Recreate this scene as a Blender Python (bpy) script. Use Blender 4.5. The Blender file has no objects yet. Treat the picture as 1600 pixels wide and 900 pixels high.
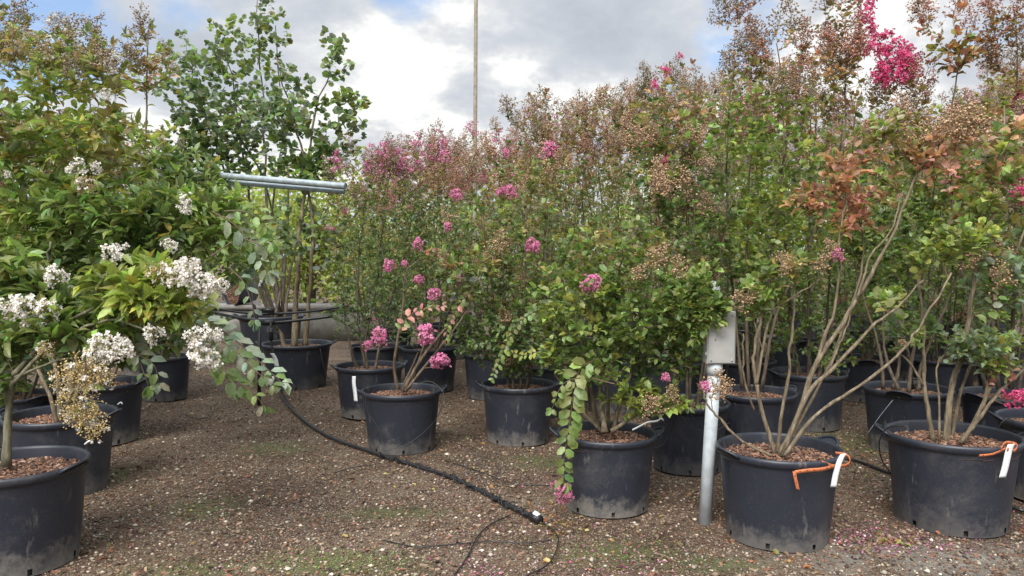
import bpy, math
import numpy as np
from mathutils import Vector, Matrix, Euler

R = math.radians
S = bpy.context.scene
COL = S.collection
rng = np.random.default_rng(7)

# ------------------------------------------------------------------ camera, sky, sun
F = 1180.0                      # focal length in pixels of the 1600 wide photograph
CAM_H = 1.4
PITCH = math.atan(50 / F)
cam_d = bpy.data.cameras.new('camera'); cam = bpy.data.objects.new('camera', cam_d); COL.objects.link(cam)
cam.location = (0, 0, CAM_H); cam.rotation_euler = (R(90) - PITCH, 0, 0)
cam_d.sensor_width = 36; cam_d.lens = 36 * F / 1600; cam_d.clip_start = .05; cam_d.clip_end = 3000
S.camera = cam

SUN_EL, SUN_AZ = R(46), R(200)      # azimuth clockwise from +Y
w = bpy.data.worlds.new('World'); S.world = w; w.use_nodes = True
nt = w.node_tree; N = nt.nodes; L = nt.links
N.clear()

def nd(tree, kind, **kw):
    n = tree.nodes.new(kind)
    for k, v in kw.items():
        if k == 'inp':
            for a, b in v.items(): n.inputs[a].default_value = b
        else: setattr(n, k, v)
    return n

def ramp(tree, stops, interp='LINEAR'):
    n = tree.nodes.new('ShaderNodeValToRGB'); cr = n.color_ramp; cr.interpolation = interp
    while len(cr.elements) < len(stops): cr.elements.new(.5)
    for e, (p, c) in zip(cr.elements, stops):
        e.position = p; e.color = (*c, 1) if len(c) == 3 else c
    return n

out = nd(nt, 'ShaderNodeOutputWorld'); bg = nd(nt, 'ShaderNodeBackground'); bg.inputs[1].default_value = .1
sky = nd(nt, 'ShaderNodeTexSky', sky_type='NISHITA', sun_disc=False, sun_elevation=SUN_EL, sun_rotation=SUN_AZ)
tc = nd(nt, 'ShaderNodeTexCoord')
sep = nd(nt, 'ShaderNodeSeparateXYZ'); L.new(tc.outputs['Generated'], sep.inputs[0])
zz = nd(nt, 'ShaderNodeMath', operation='ADD', inp={1: .38}); L.new(sep.outputs[2], zz.inputs[0])
dx = nd(nt, 'ShaderNodeMath', operation='DIVIDE'); L.new(sep.outputs[0], dx.inputs[0]); L.new(zz.outputs[0], dx.inputs[1])
dy = nd(nt, 'ShaderNodeMath', operation='DIVIDE'); L.new(sep.outputs[1], dy.inputs[0]); L.new(zz.outputs[0], dy.inputs[1])
cmb = nd(nt, 'ShaderNodeCombineXYZ'); L.new(dx.outputs[0], cmb.inputs[0]); L.new(dy.outputs[0], cmb.inputs[1])
n1 = nd(nt, 'ShaderNodeTexNoise', inp={'Scale': 2.0, 'Detail': 12, 'Roughness': .55, 'Distortion': .05}); L.new(cmb.outputs[0], n1.inputs['Vector'])
n2 = nd(nt, 'ShaderNodeTexNoise', inp={'Scale': 3.4, 'Detail': 12, 'Roughness': .58, 'Distortion': .12})
mp = nd(nt, 'ShaderNodeMapping'); mp.inputs['Location'].default_value = (3.7, 1.9, .4); L.new(cmb.outputs[0], mp.inputs[0]); L.new(mp.outputs[0], n2.inputs['Vector'])

def skydir(px, py):
    v = Vector(((px - 800) / F, 1, 0)); v.z = -(py - 400) / F
    return v.normalized()
def blob(px, py, rad, amp, prev):
    """a soft opening (or thickening) of the cloud deck round one fixed direction of the sky"""
    d = nd(nt, 'ShaderNodeVectorMath', operation='DISTANCE'); L.new(tc.outputs['Generated'], d.inputs[0]); d.inputs[1].default_value = skydir(px, py)
    m = nd(nt, 'ShaderNodeMapRange', interpolation_type='SMOOTHSTEP'); L.new(d.outputs['Value'], m.inputs[0])
    for i, v in zip((1, 2, 3, 4), (0, rad, amp, 0)): m.inputs[i].default_value = v
    a = nd(nt, 'ShaderNodeMath', operation='ADD'); L.new(m.outputs[0], a.inputs[0])
    if prev is None: a.inputs[1].default_value = 0
    else: L.new(prev, a.inputs[1])
    return a.outputs[0]
acc = n1.outputs[0]
for b in ((640, -25, .13, -.2), (190, -40, .22, -.15), (40, 60, .14, -.08), (1340, 130, .25, -.02), (570, 150, .24, .16), (800, 60, .2, .12), (900, 150, .28, .14), (430, 120, .14, .06)):
    acc = blob(*b, acc)
cov = ramp(nt, [(.40, (0, 0, 0)), (.50, (1, 1, 1))]); L.new(acc, cov.inputs[0])
acc2 = n2.outputs[0]
for b in ((1000, 60, .30, -.055), (1330, 130, .30, -.02), (640, 90, .22, .07), (560, 190, .10, -.03), (450, 60, .1, .03)):
    acc2 = blob(*b, acc2)
ccol = ramp(nt, [(.28, (2.4, 2.6, 2.9)), (.39, (2.8, 3.0, 3.3)), (.46, (3.2, 3.35, 3.6)), (.51, (3.8, 3.9, 4.0)), (.56, (4.9, 4.9, 4.8))]); L.new(acc2, ccol.inputs[0])
blue = nd(nt, 'ShaderNodeMix', data_type='RGBA'); blue.inputs[0].default_value = .5
L.new(sky.outputs[0], blue.inputs[6]); blue.inputs[7].default_value = (1.7, 2.5, 4.1, 1)
mx = nd(nt, 'ShaderNodeMix', data_type='RGBA'); L.new(cov.outputs[0], mx.inputs[0]); L.new(blue.outputs[2], mx.inputs[6]); L.new(ccol.outputs[0], mx.inputs[7])
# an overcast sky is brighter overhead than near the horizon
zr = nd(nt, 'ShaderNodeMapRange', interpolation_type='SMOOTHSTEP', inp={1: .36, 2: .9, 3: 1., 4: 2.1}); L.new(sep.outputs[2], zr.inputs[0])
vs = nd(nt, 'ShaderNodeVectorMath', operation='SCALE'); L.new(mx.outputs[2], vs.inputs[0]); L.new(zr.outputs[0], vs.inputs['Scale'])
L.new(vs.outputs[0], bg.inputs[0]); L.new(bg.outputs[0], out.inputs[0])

sl = bpy.data.lights.new('sun', 'SUN'); sl.energy = 2.1; sl.angle = R(34); sl.color = (1, .96, .9)
so = bpy.data.objects.new('sun', sl); COL.objects.link(so)
sd = Vector((math.sin(SUN_AZ) * math.cos(SUN_EL), math.cos(SUN_AZ) * math.cos(SUN_EL), math.sin(SUN_EL)))
so.rotation_euler = sd.to_track_quat('Z', 'Y').to_euler()
S.view_settings.view_transform = 'Standard'; S.view_settings.look = 'None'; S.view_settings.gamma = 1
S.view_settings.exposure = 1.1

# ------------------------------------------------------------------ helpers
FV = Vector((0, math.cos(PITCH), -math.sin(PITCH))); UV = Vector((0, math.sin(PITCH), math.cos(PITCH)))
def P(px, py, d):
    """world point seen at pixel (px,py) of the photo, at distance d straight ahead"""
    v = Vector((1, 0, 0)) * ((px - 800) / F) + UV * (-(py - 450) / F) + FV
    v *= d / v.y
    return np.array((v.x, v.y, v.z + CAM_H))
def G(px, py):
    v = Vector((1, 0, 0)) * ((px - 800) / F) + UV * (-(py - 450) / F) + FV
    v *= CAM_H / -v.z
    return np.array((v.x, v.y, 0.))

def tag(o, label=None, cat=None, group=None, kind=None):
    if label: o['label'] = label
    if cat: o['category'] = cat
    if group: o['group'] = group
    if kind: o['kind'] = kind
    return o
def empty(name, loc, rz=0):
    o = bpy.data.objects.new(name, None); COL.objects.link(o); o.empty_display_size = .1
    o.location = loc; o.rotation_euler = (0, 0, rz); return o
def add_mesh(me, name, parent=None):
    o = bpy.data.objects.new(name, me); COL.objects.link(o)
    if parent: o.parent = parent
    return o

class MB:
    """collects vertices, faces (tri / quad) and a colour per vertex"""
    def __init__(s): s.v = []; s.f = []; s.c = []; s.n = 0; s.m = []
    def add(s, v, f, c=None, mi=0):
        v = np.asarray(v, float).reshape(-1, 3); f = np.asarray(f, int)
        s.v.append(v); s.f.append(f + s.n); s.n += len(v); s.m.append(mi)
        if c is None: c = (1, 1, 1)
        c = np.asarray(c, float)
        if c.ndim == 1: c = np.tile(c, (len(v), 1))
        s.c.append(c)
    def mesh(s, name, mats, flat=False, origin=None):
        me = bpy.data.meshes.new(name)
        v = np.concatenate(s.v)
        if origin is not None: v = v - np.asarray(origin)
        me.vertices.add(len(v)); me.vertices.foreach_set('co', v.ravel().astype(np.float32))
        tot = []; idx = []; mi = []
        for f, m in zip(s.f, s.m):
            tot.append(np.full(len(f), f.shape[1])); idx.append(f.ravel()); mi.append(np.full(len(f), m))
        tot = np.concatenate(tot); idx = np.concatenate(idx); mi = np.concatenate(mi)
        me.loops.add(len(idx)); me.loops.foreach_set('vertex_index', idx.astype(np.int32))
        me.polygons.add(len(tot)); me.polygons.foreach_set('loop_start', np.concatenate(([0], np.cumsum(tot)[:-1])).astype(np.int32))
        me.polygons.foreach_set('material_index', mi.astype(np.int32))
        ca = me.color_attributes.new('tint', 'FLOAT_COLOR', 'POINT')
        c = np.concatenate(s.c); ca.data.foreach_set('color', np.c_[c, np.ones(len(c))].ravel().astype(np.float32))
        for m in (mats if isinstance(mats, (list, tuple)) else [mats]): me.materials.append(m)
        if flat:
            at = me.attributes.new('sharp_face', 'BOOLEAN', 'FACE'); at.data.foreach_set('value', np.ones(len(tot), bool))
        me.update(calc_edges=True); me.validate()
        return me
    def build(s, name, mats, parent=None, flat=False, origin=None):
        o = add_mesh(s.mesh(name, mats, flat, origin), name, parent)
        if origin is not None and parent is None: o.location = [float(q) for q in origin]
        return o

def nrm(a): return a / (np.linalg.norm(a, axis=-1, keepdims=True) + 1e-9)

def tube(mb, pts, rad, n=6, c=None, cap=True):
    pts = np.asarray(pts, float); m = len(pts); rad = np.broadcast_to(np.asarray(rad, float), (m,))
    t = np.gradient(pts, axis=0); t = nrm(t)
    ref = np.array((0, 0, 1.)) if abs(t[:, 2]).mean() < .8 else np.array((1., 0, 0))
    a = np.zeros((m, 3)); a[0] = nrm(np.cross(t[0], ref))
    for i in range(1, m):
        q = a[i - 1] - t[i] * np.dot(a[i - 1], t[i]); a[i] = nrm(q)
    b = np.cross(t, a)
    th = np.arange(n) * 2 * math.pi / n
    v = pts[:, None] + rad[:, None, None] * (np.cos(th)[None, :, None] * a[:, None] + np.sin(th)[None, :, None] * b[:, None])
    i = np.arange(m - 1)[:, None] * n; j = np.arange(n)[None]; k = (j + 1) % n
    f = np.stack([i + j, i + k, i + n + k, i + n + j], -1).reshape(-1, 4)
    v = v.reshape(-1, 3)
    mb.add(v, f, c)
    if cap and n > 3:
        base = mb.n
        e = np.array([pts[0], pts[-1]])
        fs = [[base, base - m * n + (q + 1) % n, base - m * n + q] for q in range(n)] + [[base + 1, base - n + q, base - n + (q + 1) % n] for q in range(n)]
        mb.v.append(e); mb.c.append(np.tile(mb.c[-1][-1], (2, 1))); mb.n += 2
        mb.f.append(np.array(fs)); mb.m.append(0)

def smooth(pts, k=6):
    """Catmull-Rom through the points"""
    p = np.asarray(pts, float)
    if len(p) < 3: return p[0] + (p[-1] - p[0]) * np.linspace(0, 1, k + 1)[:, None]
    q = np.vstack([2 * p[0] - p[1], p, 2 * p[-1] - p[-2]]); o = []
    for i in range(1, len(q) - 2):
        for t in np.linspace(0, 1, k, endpoint=False):
            a, b, c, d = q[i - 1], q[i], q[i + 1], q[i + 2]
            o.append(.5 * (2 * b + (c - a) * t + (2 * a - 5 * b + 4 * c - d) * t * t + (3 * b - a - 3 * c + d) * t ** 3))
    o.append(p[-1]); return np.array(o)

def lathe(mb, prof, n=48, skip=None, c=None, closed=False):
    prof = np.asarray(prof, float); m = len(prof); th = np.arange(n) * 2 * math.pi / n
    v = np.stack([prof[:, 0][:, None] * np.cos(th), prof[:, 0][:, None] * np.sin(th), np.repeat(prof[:, 1][:, None], n, 1)], -1)
    f = []
    for i in range(m - 1):
        for j in range(n):
            if skip and skip(i, j): continue
            k = (j + 1) % n; f.append((i * n + j, i * n + k, (i + 1) * n + k, (i + 1) * n + j))
    mb.add(v.reshape(-1, 3), f, c)

def box(mb, x0, x1, y0, y1, z0, z1, c=None, M=None, bev=0):
    v = np.array([(x, y, z) for z in (z0, z1) for y in (y0, y1) for x in (x0, x1)], float)
    if M is not None: v = np.array([M @ Vector(p) for p in v])
    mb.add(v, [(0, 2, 3, 1), (4, 5, 7, 6), (0, 1, 5, 4), (2, 6, 7, 3), (0, 4, 6, 2), (1, 3, 7, 5)], c)

# ------------------------------------------------------------------ materials
def mat(name):
    m = bpy.data.materials.new(name); m.use_nodes = True; t = m.node_tree; b = t.nodes['Principled BSDF']
    return m, t, b
def plain(name, col, rough=.5, metal=0, noise=0, scale=20):
    m, t, b = mat(name); b.inputs['Roughness'].default_value = rough; b.inputs['Metallic'].default_value = metal
    if noise:
        tcn = nd(t, 'ShaderNodeTexCoord'); n = nd(t, 'ShaderNodeTexNoise', inp={'Scale': scale, 'Detail': 6, 'Roughness': .65}); t.links.new(tcn.outputs['Object'], n.inputs['Vector'])
        r = ramp(t, [(.3, tuple(x * (1 - noise) for x in col)), (.7, tuple(min(1, x * (1 + noise)) for x in col))])
        t.links.new(n.outputs[0], r.inputs[0]); t.links.new(r.outputs[0], b.inputs['Base Color'])
        r2 = ramp(t, [(.3, (rough * .8,) * 3), (.7, (min(1, rough * 1.25),) * 3)]); t.links.new(n.outputs[0], r2.inputs[0]); t.links.new(r2.outputs[0], b.inputs['Roughness'])
    else: b.inputs['Base Color'].default_value = (*col, 1)
    return m

def foliage_mat(name, trans=.38, rough=.40, spec=.5, vein=True):
    m, t, b = mat(name)
    at = nd(t, 'ShaderNodeAttribute', attribute_name='tint')
    tcn = nd(t, 'ShaderNodeTexCoord'); n = nd(t, 'ShaderNodeTexNoise', inp={'Scale': 70, 'Detail': 3}); t.links.new(tcn.outputs['Object'], n.inputs['Vector'])
    r = ramp(t, [(.3, (.78,) * 3), (.7, (1.18,) * 3)]); t.links.new(n.outputs[0], r.inputs[0])
    mul = nd(t, 'ShaderNodeMix', data_type='RGBA', blend_type='MULTIPLY'); mul.inputs[0].default_value = 1
    t.links.new(at.outputs[0], mul.inputs[6]); t.links.new(r.outputs[0], mul.inputs[7])
    t.links.new(mul.outputs[2], b.inputs['Base Color']); b.inputs['Roughness'].default_value = rough; b.inputs['Specular IOR Level'].default_value = spec
    tr = nd(t, 'ShaderNodeBsdfTranslucent')
    br = nd(t, 'ShaderNodeMix', data_type='RGBA', blend_type='MULTIPLY'); br.inputs[0].default_value = 1; t.links.new(mul.outputs[2], br.inputs[6]); br.inputs[7].default_value = (1.5, 1.6, .9, 1)
    t.links.new(br.outputs[2], tr.inputs[0])
    ms = nd(t, 'ShaderNodeMixShader'); ms.inputs[0].default_value = trans
    t.links.new(b.outputs[0], ms.inputs[1]); t.links.new(tr.outputs[0], ms.inputs[2]); t.links.new(ms.outputs[0], t.nodes['Material Output'].inputs[0])
    return m
def tint_mat(name, rough=.8, bump=0, trans=0):
    m, t, b = mat(name); at = nd(t, 'ShaderNodeAttribute', attribute_name='tint'); t.links.new(at.outputs[0], b.inputs['Base Color']); b.inputs['Roughness'].default_value = rough
    if trans:
        tr = nd(t, 'ShaderNodeBsdfTranslucent'); t.links.new(at.outputs[0], tr.inputs[0]); ms = nd(t, 'ShaderNodeMixShader'); ms.inputs[0].default_value = trans
        t.links.new(b.outputs[0], ms.inputs[1]); t.links.new(tr.outputs[0], ms.inputs[2]); t.links.new(ms.outputs[0], t.nodes['Material Output'].inputs[0])
    return m
def bark_mat(name, c1, c2, c3):
    m, t, b = mat(name); tcn = nd(t, 'ShaderNodeTexCoord')
    mpn = nd(t, 'ShaderNodeMapping'); mpn.inputs['Scale'].default_value = (1, 1, .22); t.links.new(tcn.outputs['Object'], mpn.inputs[0])
    n = nd(t, 'ShaderNodeTexNoise', inp={'Scale': 45, 'Detail': 8, 'Roughness': .7}); t.links.new(mpn.outputs[0], n.inputs['Vector'])
    r = ramp(t, [(.32, c1), (.5, c2), (.66, c3)]); t.links.new(n.outputs[0], r.inputs[0]); t.links.new(r.outputs[0], b.inputs['Base Color'])
    b.inputs['Roughness'].default_value = .8
    bp = nd(t, 'ShaderNodeBump', inp={'Strength': .9, 'Distance': .008}); t.links.new(n.outputs[0], bp.inputs['Height']); t.links.new(bp.outputs[0], b.inputs['Normal'])
    return m

M_leaf = foliage_mat('leaf'); M_petal = tint_mat('petal', .6, trans=.35); M_seed = tint_mat('seed', .7)
M_bark = bark_mat('bark', (.06, .046, .030), (.165, .128, .078), (.30, .25, .17))
M_bark_dark = bark_mat('bark_dark', (.03, .024, .018), (.09, .07, .05), (.17, .14, .10))
M_bark_mid = bark_mat('bark_mid', (.04, .03, .02), (.10, .076, .05), (.19, .15, .105))
M_twig = plain('twig', (.13, .085, .055), .7, 0, .4, 30)
M_twig_dark = plain('twig_dark', (.055, .035, .028), .7, 0, .4, 30)
M_pipe = plain('black_poly', (.018, .018, .02), .38, 0, .3, 40)
M_white = plain('white_plastic', (.72, .73, .73), .45, 0, .1, 30)
M_pvc = plain('pvc', (.52, .57, .59), .5, 0, .22, 14)
M_box = plain('grey_box', (.46, .46, .44), .5, 0, .12, 9)
M_galv = plain('galvanised', (.36, .41, .43), .42, .45, .25, 18)
M_conc = plain('concrete', (.21, .20, .18), .9, 0, .35, 5)
M_orange = plain('orange_tape', (.50, .15, .055), .65, 0, .4, 60)
M_wood = plain('weathered_wood', (.30, .26, .20), .8, 0, .35, 25)
M_dark = plain('dark_hole', (.01, .01, .01), .9)
M_mulch = tint_mat('mulch_chips', .9)

def pot_material():
    m, t, b = mat('pot_plastic'); tcn = nd(t, 'ShaderNodeTexCoord'); oi = nd(t, 'ShaderNodeObjectInfo')
    off = nd(t, 'ShaderNodeVectorMath', operation='SCALE'); off.inputs['Scale'].default_value = 1
    cx = nd(t, 'ShaderNodeCombineXYZ'); mu = nd(t, 'ShaderNodeMath', operation='MULTIPLY', inp={1: 37.}); t.links.new(oi.outputs['Random'], mu.inputs[0])
    for i in range(3): t.links.new(mu.outputs[0], cx.inputs[i])
    ad = nd(t, 'ShaderNodeVectorMath', operation='ADD'); t.links.new(tcn.outputs['Object'], ad.inputs[0]); t.links.new(cx.outputs[0], ad.inputs[1])
    sp = nd(t, 'ShaderNodeSeparateXYZ'); t.links.new(tcn.outputs['Object'], sp.inputs[0])
    # mud splashed up from the ground: height of the dirty band wanders
    n1 = nd(t, 'ShaderNodeTexNoise', inp={'Scale': 9, 'Detail': 12, 'Roughness': .82}); t.links.new(ad.outputs[0], n1.inputs['Vector'])
    mm = nd(t, 'ShaderNodeMath', operation='MULTIPLY', inp={1: -.60}); t.links.new(n1.outputs[0], mm.inputs[0])
    hh = nd(t, 'ShaderNodeMath', operation='ADD'); t.links.new(sp.outputs[2], hh.inputs[0]); t.links.new(mm.outputs[0], hh.inputs[1])
    mr = nd(t, 'ShaderNodeMapRange'); t.links.new(hh.outputs[0], mr.inputs[0])
    for i, v in zip((1, 2, 3, 4), (-.30, -.18, .8, .0)): mr.inputs[i].default_value = v
    # dusty film and scuffs
    n2 = nd(t, 'ShaderNodeTexNoise', inp={'Scale': 3.2, 'Detail': 10, 'Roughness': .8, 'Distortion': .3}); t.links.new(ad.outputs[0], n2.inputs['Vector'])
    r2 = ramp(t, [(.50, (0, 0, 0)), (.62, (.10, .10, .10)), (.75, (.42, .42, .42))]); t.links.new(n2.outputs[0], r2.inputs[0])
    n3 = nd(t, 'ShaderNodeTexNoise', inp={'Scale': 230, 'Detail': 2}); t.links.new(ad.outputs[0], n3.inputs['Vector'])
    r3 = ramp(t, [(.66, (0, 0, 0)), (.73, (.45, .45, .45))]); t.links.new(n3.outputs[0], r3.inputs[0])
    m4 = nd(t, 'ShaderNodeMapping'); m4.inputs['Scale'].default_value = (9, 9, 2.2); t.links.new(ad.outputs[0], m4.inputs[0])
    n4 = nd(t, 'ShaderNodeTexNoise', inp={'Scale': 2.6, 'Detail': 6, 'Roughness': .6}); t.links.new(m4.outputs[0], n4.inputs['Vector'])
    r4 = ramp(t, [(.62, (0, 0, 0)), (.70, (.35, .35, .35))]); t.links.new(n4.outputs[0], r4.inputs[0])
    rv = nd(t, 'ShaderNodeMapRange', inp={1: 0., 2: 1., 3: .15, 4: .9}); t.links.new(oi.outputs['Random'], rv.inputs[0])
    mrm = nd(t, 'ShaderNodeMath', operation='MULTIPLY'); t.links.new(mr.outputs[0], mrm.inputs[0]); t.links.new(rv.outputs[0], mrm.inputs[1])
    def addn(a, bb):
        q = nd(t, 'ShaderNodeMath', operation='ADD', use_clamp=True); t.links.new(a, q.inputs[0]); t.links.new(bb, q.inputs[1]); return q.outputs[0]
    fac = addn(addn(addn(mrm.outputs[0], r2.outputs[0]), r3.outputs[0]), r4.outputs[0])
    mxx = nd(t, 'ShaderNodeMix', data_type='RGBA'); t.links.new(fac, mxx.inputs[0]); mxx.inputs[6].default_value = (.023, .027, .039, 1); mxx.inputs[7].default_value = (.24, .215, .18, 1)
    t.links.new(mxx.outputs[2], b.inputs['Base Color'])
    rr = ramp(t, [(0, (.42,) * 3), (.6, (.85,) * 3)]); t.links.new(fac, rr.inputs[0]); t.links.new(rr.outputs[0], b.inputs['Roughness'])
    bp = nd(t, 'ShaderNodeBump', inp={'Strength': .25, 'Distance': .002}); t.links.new(n4.outputs[0], bp.inputs['Height']); t.links.new(bp.outputs[0], b.inputs['Normal'])
    return m
M_pot = pot_material()

def ground_material():
    m, t, b = mat('gravelly_soil'); tcn = nd(t, 'ShaderNodeTexCoord'); O = tcn.outputs['Object']
    def noise(s, d=6, r=.6, dist=0):
        n = nd(t, 'ShaderNodeTexNoise', inp={'Scale': s, 'Detail': d, 'Roughness': r, 'Distortion': dist}); t.links.new(O, n.inputs['Vector']); return n.outputs[0]
    def mix(f, a, c):
        q = nd(t, 'ShaderNodeMix', data_type='RGBA')
        if isinstance(f, float): q.inputs[0].default_value = f
        else: t.links.new(f, q.inputs[0])
        for s, v in ((6, a), (7, c)):
            if isinstance(v, tuple): q.inputs[s].default_value = (*v, 1)
            else: t.links.new(v, q.inputs[s])
        return q.outputs[2]
    def spot(px, py, rx, ry):
        g = G(px, py); mpn = nd(t, 'ShaderNodeMapping'); mpn.vector_type = 'POINT'
        sb = nd(t, 'ShaderNodeVectorMath', operation='SUBTRACT'); t.links.new(O, sb.inputs[0]); sb.inputs[1].default_value = tuple(g)
        dv = nd(t, 'ShaderNodeVectorMath', operation='DIVIDE'); t.links.new(sb.outputs[0], dv.inputs[0]); dv.inputs[1].default_value = (rx, ry, 1)
        le = nd(t, 'ShaderNodeVectorMath', operation='LENGTH'); t.links.new(dv.outputs[0], le.inputs[0])
        mr = nd(t, 'ShaderNodeMapRange', interpolation_type='SMOOTHSTEP'); t.links.new(le.outputs['Value'], mr.inputs[0])
        for i, v in zip((1, 2, 3, 4), (.1, 1, 1, 0)): mr.inputs[i].default_value = v
        return mr.outputs[0]
    big = noise(1.1, 5, .6, .4)
    r = ramp(t, [(.30, (.048, .029, .018)), (.5, (.105, .066, .040)), (.68, (.18, .135, .09))]); t.links.new(big, r.inputs[0]); c = r.outputs[0]
    med = ramp(t, [(.35, (.42,) * 3), (.65, (1.5,) * 3)]); t.links.new(noise(26, 8, .75), med.inputs[0])
    q = nd(t, 'ShaderNodeMix', data_type='RGBA', blend_type='MULTIPLY'); q.inputs[0].default_value = 1; t.links.new(c, q.inputs[6]); t.links.new(med.outputs[0], q.inputs[7]); c = q.outputs[2]
    dmp = ramp(t, [(.36, (.55, .50, .46)), (.50, (1, 1, 1))]); t.links.new(noise(.9, 6, .7, .6), dmp.inputs[0])
    # pebbles and chips of two sizes
    h = []
    for sc, lo, hi, cols in ((95, .30, .62, [(.0, (.11, .060, .036)), (.35, (.18, .115, .075)), (.6, (.29, .215, .145)), (.85, (.43, .355, .26)), (1, (.62, .56, .46))]), (190, .25, .55, [(0, (.055, .036, .025)), (.5, (.14, .10, .07)), (.8, (.30, .26, .21)), (1, (.5, .47, .42))])):
        v = nd(t, 'ShaderNodeTexVoronoi', inp={'Scale': sc, 'Randomness': 1}); t.links.new(O, v.inputs['Vector'])
        sx = nd(t, 'ShaderNodeSeparateColor'); t.links.new(v.outputs['Color'], sx.inputs[0])
        rc = ramp(t, cols); t.links.new(sx.outputs[0], rc.inputs[0])
        m1 = ramp(t, [(lo, (1, 1, 1)), (hi, (0, 0, 0))]); t.links.new(v.outputs['Distance'], m1.inputs[0])
        gt = nd(t, 'ShaderNodeMath', operation='GREATER_THAN', inp={1: .38}); t.links.new(sx.outputs[1], gt.inputs[0])
        mu = nd(t, 'ShaderNodeMath', operation='MULTIPLY'); t.links.new(m1.outputs[0], mu.inputs[0]); t.links.new(gt.outputs[0], mu.inputs[1])
        c = mix(mu.outputs[0], c, rc.outputs[0]); h.append(mu.outputs[0])
    q = nd(t, 'ShaderNodeMix', data_type='RGBA', blend_type='MULTIPLY'); q.inputs[0].default_value = 1; t.links.new(c, q.inputs[6]); t.links.new(dmp.outputs[0], q.inputs[7]); c = q.outputs[2]
    # compacted clay track along the right front
    d1 = spot(1500, 875, 1.5, .36); mud = nd(t, 'ShaderNodeMath', operation='MULTIPLY'); t.links.new(d1, mud.inputs[0])
    nm = ramp(t, [(.36, (0, 0, 0)), (.56, (1, 1, 1))]); t.links.new(noise(5, 7, .7), nm.inputs[0]); t.links.new(nm.outputs[0], mud.inputs[1])
    mcol = ramp(t, [(.3, (.15, .13, .105)), (.7, (.30, .275, .235))]); t.links.new(noise(14, 8, .7), mcol.inputs[0])
    c = mix(mud.outputs[0], c, mcol.outputs[0])
    # moss and fine weed film
    sp = None
    for a in ((530, 880, .6, .26), (860, 720, .5, .3), (430, 700, .4, .3), (620, 800, .5, .15), (960, 860, .5, .22), (300, 890, .5, .15), (1330, 690, .5, .6), (320, 790, .3, .3), (1120, 880, .4, .15), (180, 740, .15, .3)):
        x = spot(*a)
        if sp is None: sp = x
        else:
            k = nd(t, 'ShaderNodeMath', operation='MAXIMUM'); t.links.new(sp, k.inputs[0]); t.links.new(x, k.inputs[1]); sp = k.outputs[0]
    nmo = ramp(t, [(.38, (0, 0, 0)), (.56, (.9, .9, .9))]); t.links.new(noise(38, 7, .8), nmo.inputs[0])
    k = nd(t, 'ShaderNodeMath', operation='MULTIPLY'); t.links.new(sp, k.inputs[0]); t.links.new(nmo.outputs[0], k.inputs[1])
    c = mix(k.outputs[0], c, (.10, .125, .040))
    t.links.new(c, b.inputs['Base Color']); b.inputs['Roughness'].default_value = .9; b.inputs['Specular IOR Level'].default_value = .3
    hs = nd(t, 'ShaderNodeMath', operation='ADD'); t.links.new(h[0], hs.inputs[0]); t.links.new(h[1], hs.inputs[1])
    h2 = nd(t, 'ShaderNodeMath', operation='ADD'); t.links.new(hs.outputs[0], h2.inputs[0]); t.links.new(noise(60, 6, .8), h2.inputs[1])
    bp = nd(t, 'ShaderNodeBump', inp={'Strength': .8, 'Distance': .006}); t.links.new(h2.outputs[0], bp.inputs['Height']); t.links.new(bp.outputs[0], b.inputs['Normal'])
    return m

# ------------------------------------------------------------------ ground
def gz(x, y):
    return .010 * np.sin(x * 2.3 + y * 1.1) * np.cos(y * 1.9 - x * .7) + .005 * np.sin(x * 7.1 - 1) * np.cos(y * 6.3) - .006
def ground():
    xs = np.concatenate([-np.geomspace(9, 900, 12)[::-1], np.arange(-8.8, 8.81, .08), np.geomspace(9, 900, 12)])
    ys = np.concatenate([-np.geomspace(1, 900, 10)[::-1], np.arange(0, 12, .08), np.geomspace(12, 1500, 22)])
    X, Y = np.meshgrid(xs, ys); Z = gz(X, Y); Z[(abs(X) > 9) | (Y > 12)] = -.006
    v = np.stack([X, Y, Z], -1).reshape(-1, 3); nx, ny = len(xs), len(ys)
    i = np.arange(ny - 1)[:, None] * nx + np.arange(nx - 1)[None]; f = np.stack([i, i + 1, i + nx + 1, i + nx], -1).reshape(-1, 4)
    mb = MB(); mb.add(v, f); tag(mb.build('ground', ground_material()), kind='structure')
ground()

# ------------------------------------------------------------------ leaves, flowers, seed heads
LV = {}
def leaf_shape(ratio, kind):
    """unit leaf along +X, up +Z, a fold along the midrib and a bend; 10 vertices"""
    if kind == 'far':
        v = np.array([(0, 0, 0), (.45, .5, .06), (.45, -.5, .06), (1, 0, -.08)]); f = [(0, 2, 3), (0, 3, 1)]
    else:
        prof = {'ovate': (.30, .40, .74, .42), 'lance': (.30, .38, .68, .34), 'round': (.25, .46, .75, .46)}[kind]
        x1, w1, x2, w2 = prof
        v = np.array([(0, 0, 0), (.07, 0, .01), (x1, w1, .10), (x1, -w1, .10), (x1, 0, .02), (x2, w2, .07), (x2, -w2, .07), (x2, 0, -.02), (1, 0, -.14)])
        if kind == 'round': v[8] = (.97, 0, -.1)
        f = [(1, 3, 4), (1, 4, 2), (4, 3, 6), (4, 6, 7), (2, 4, 7), (2, 7, 5), (7, 6, 8), (5, 7, 8), (0, 3, 1)]
        f = f[:8]
    v = v * (1, ratio, 1) * 1.0; v[:, 2] *= 1 if kind != 'far' else 1
    return v, np.array(f)

PAL = {  # leaf pigment, linear
    'g': (.165, .230, .078), 'y': (.30, .34, .085), 'd': (.115, .170, .075), 'bl': (.225, .275, .19), 'o': (.46, .28, .185),
    'b': (.27, .225, .105), 'r': (.37, .19, .12), 'pk': (.46, .24, .19), 'lg': (.235, .295, .095), 'q': (.145, .20, .09)}

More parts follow.
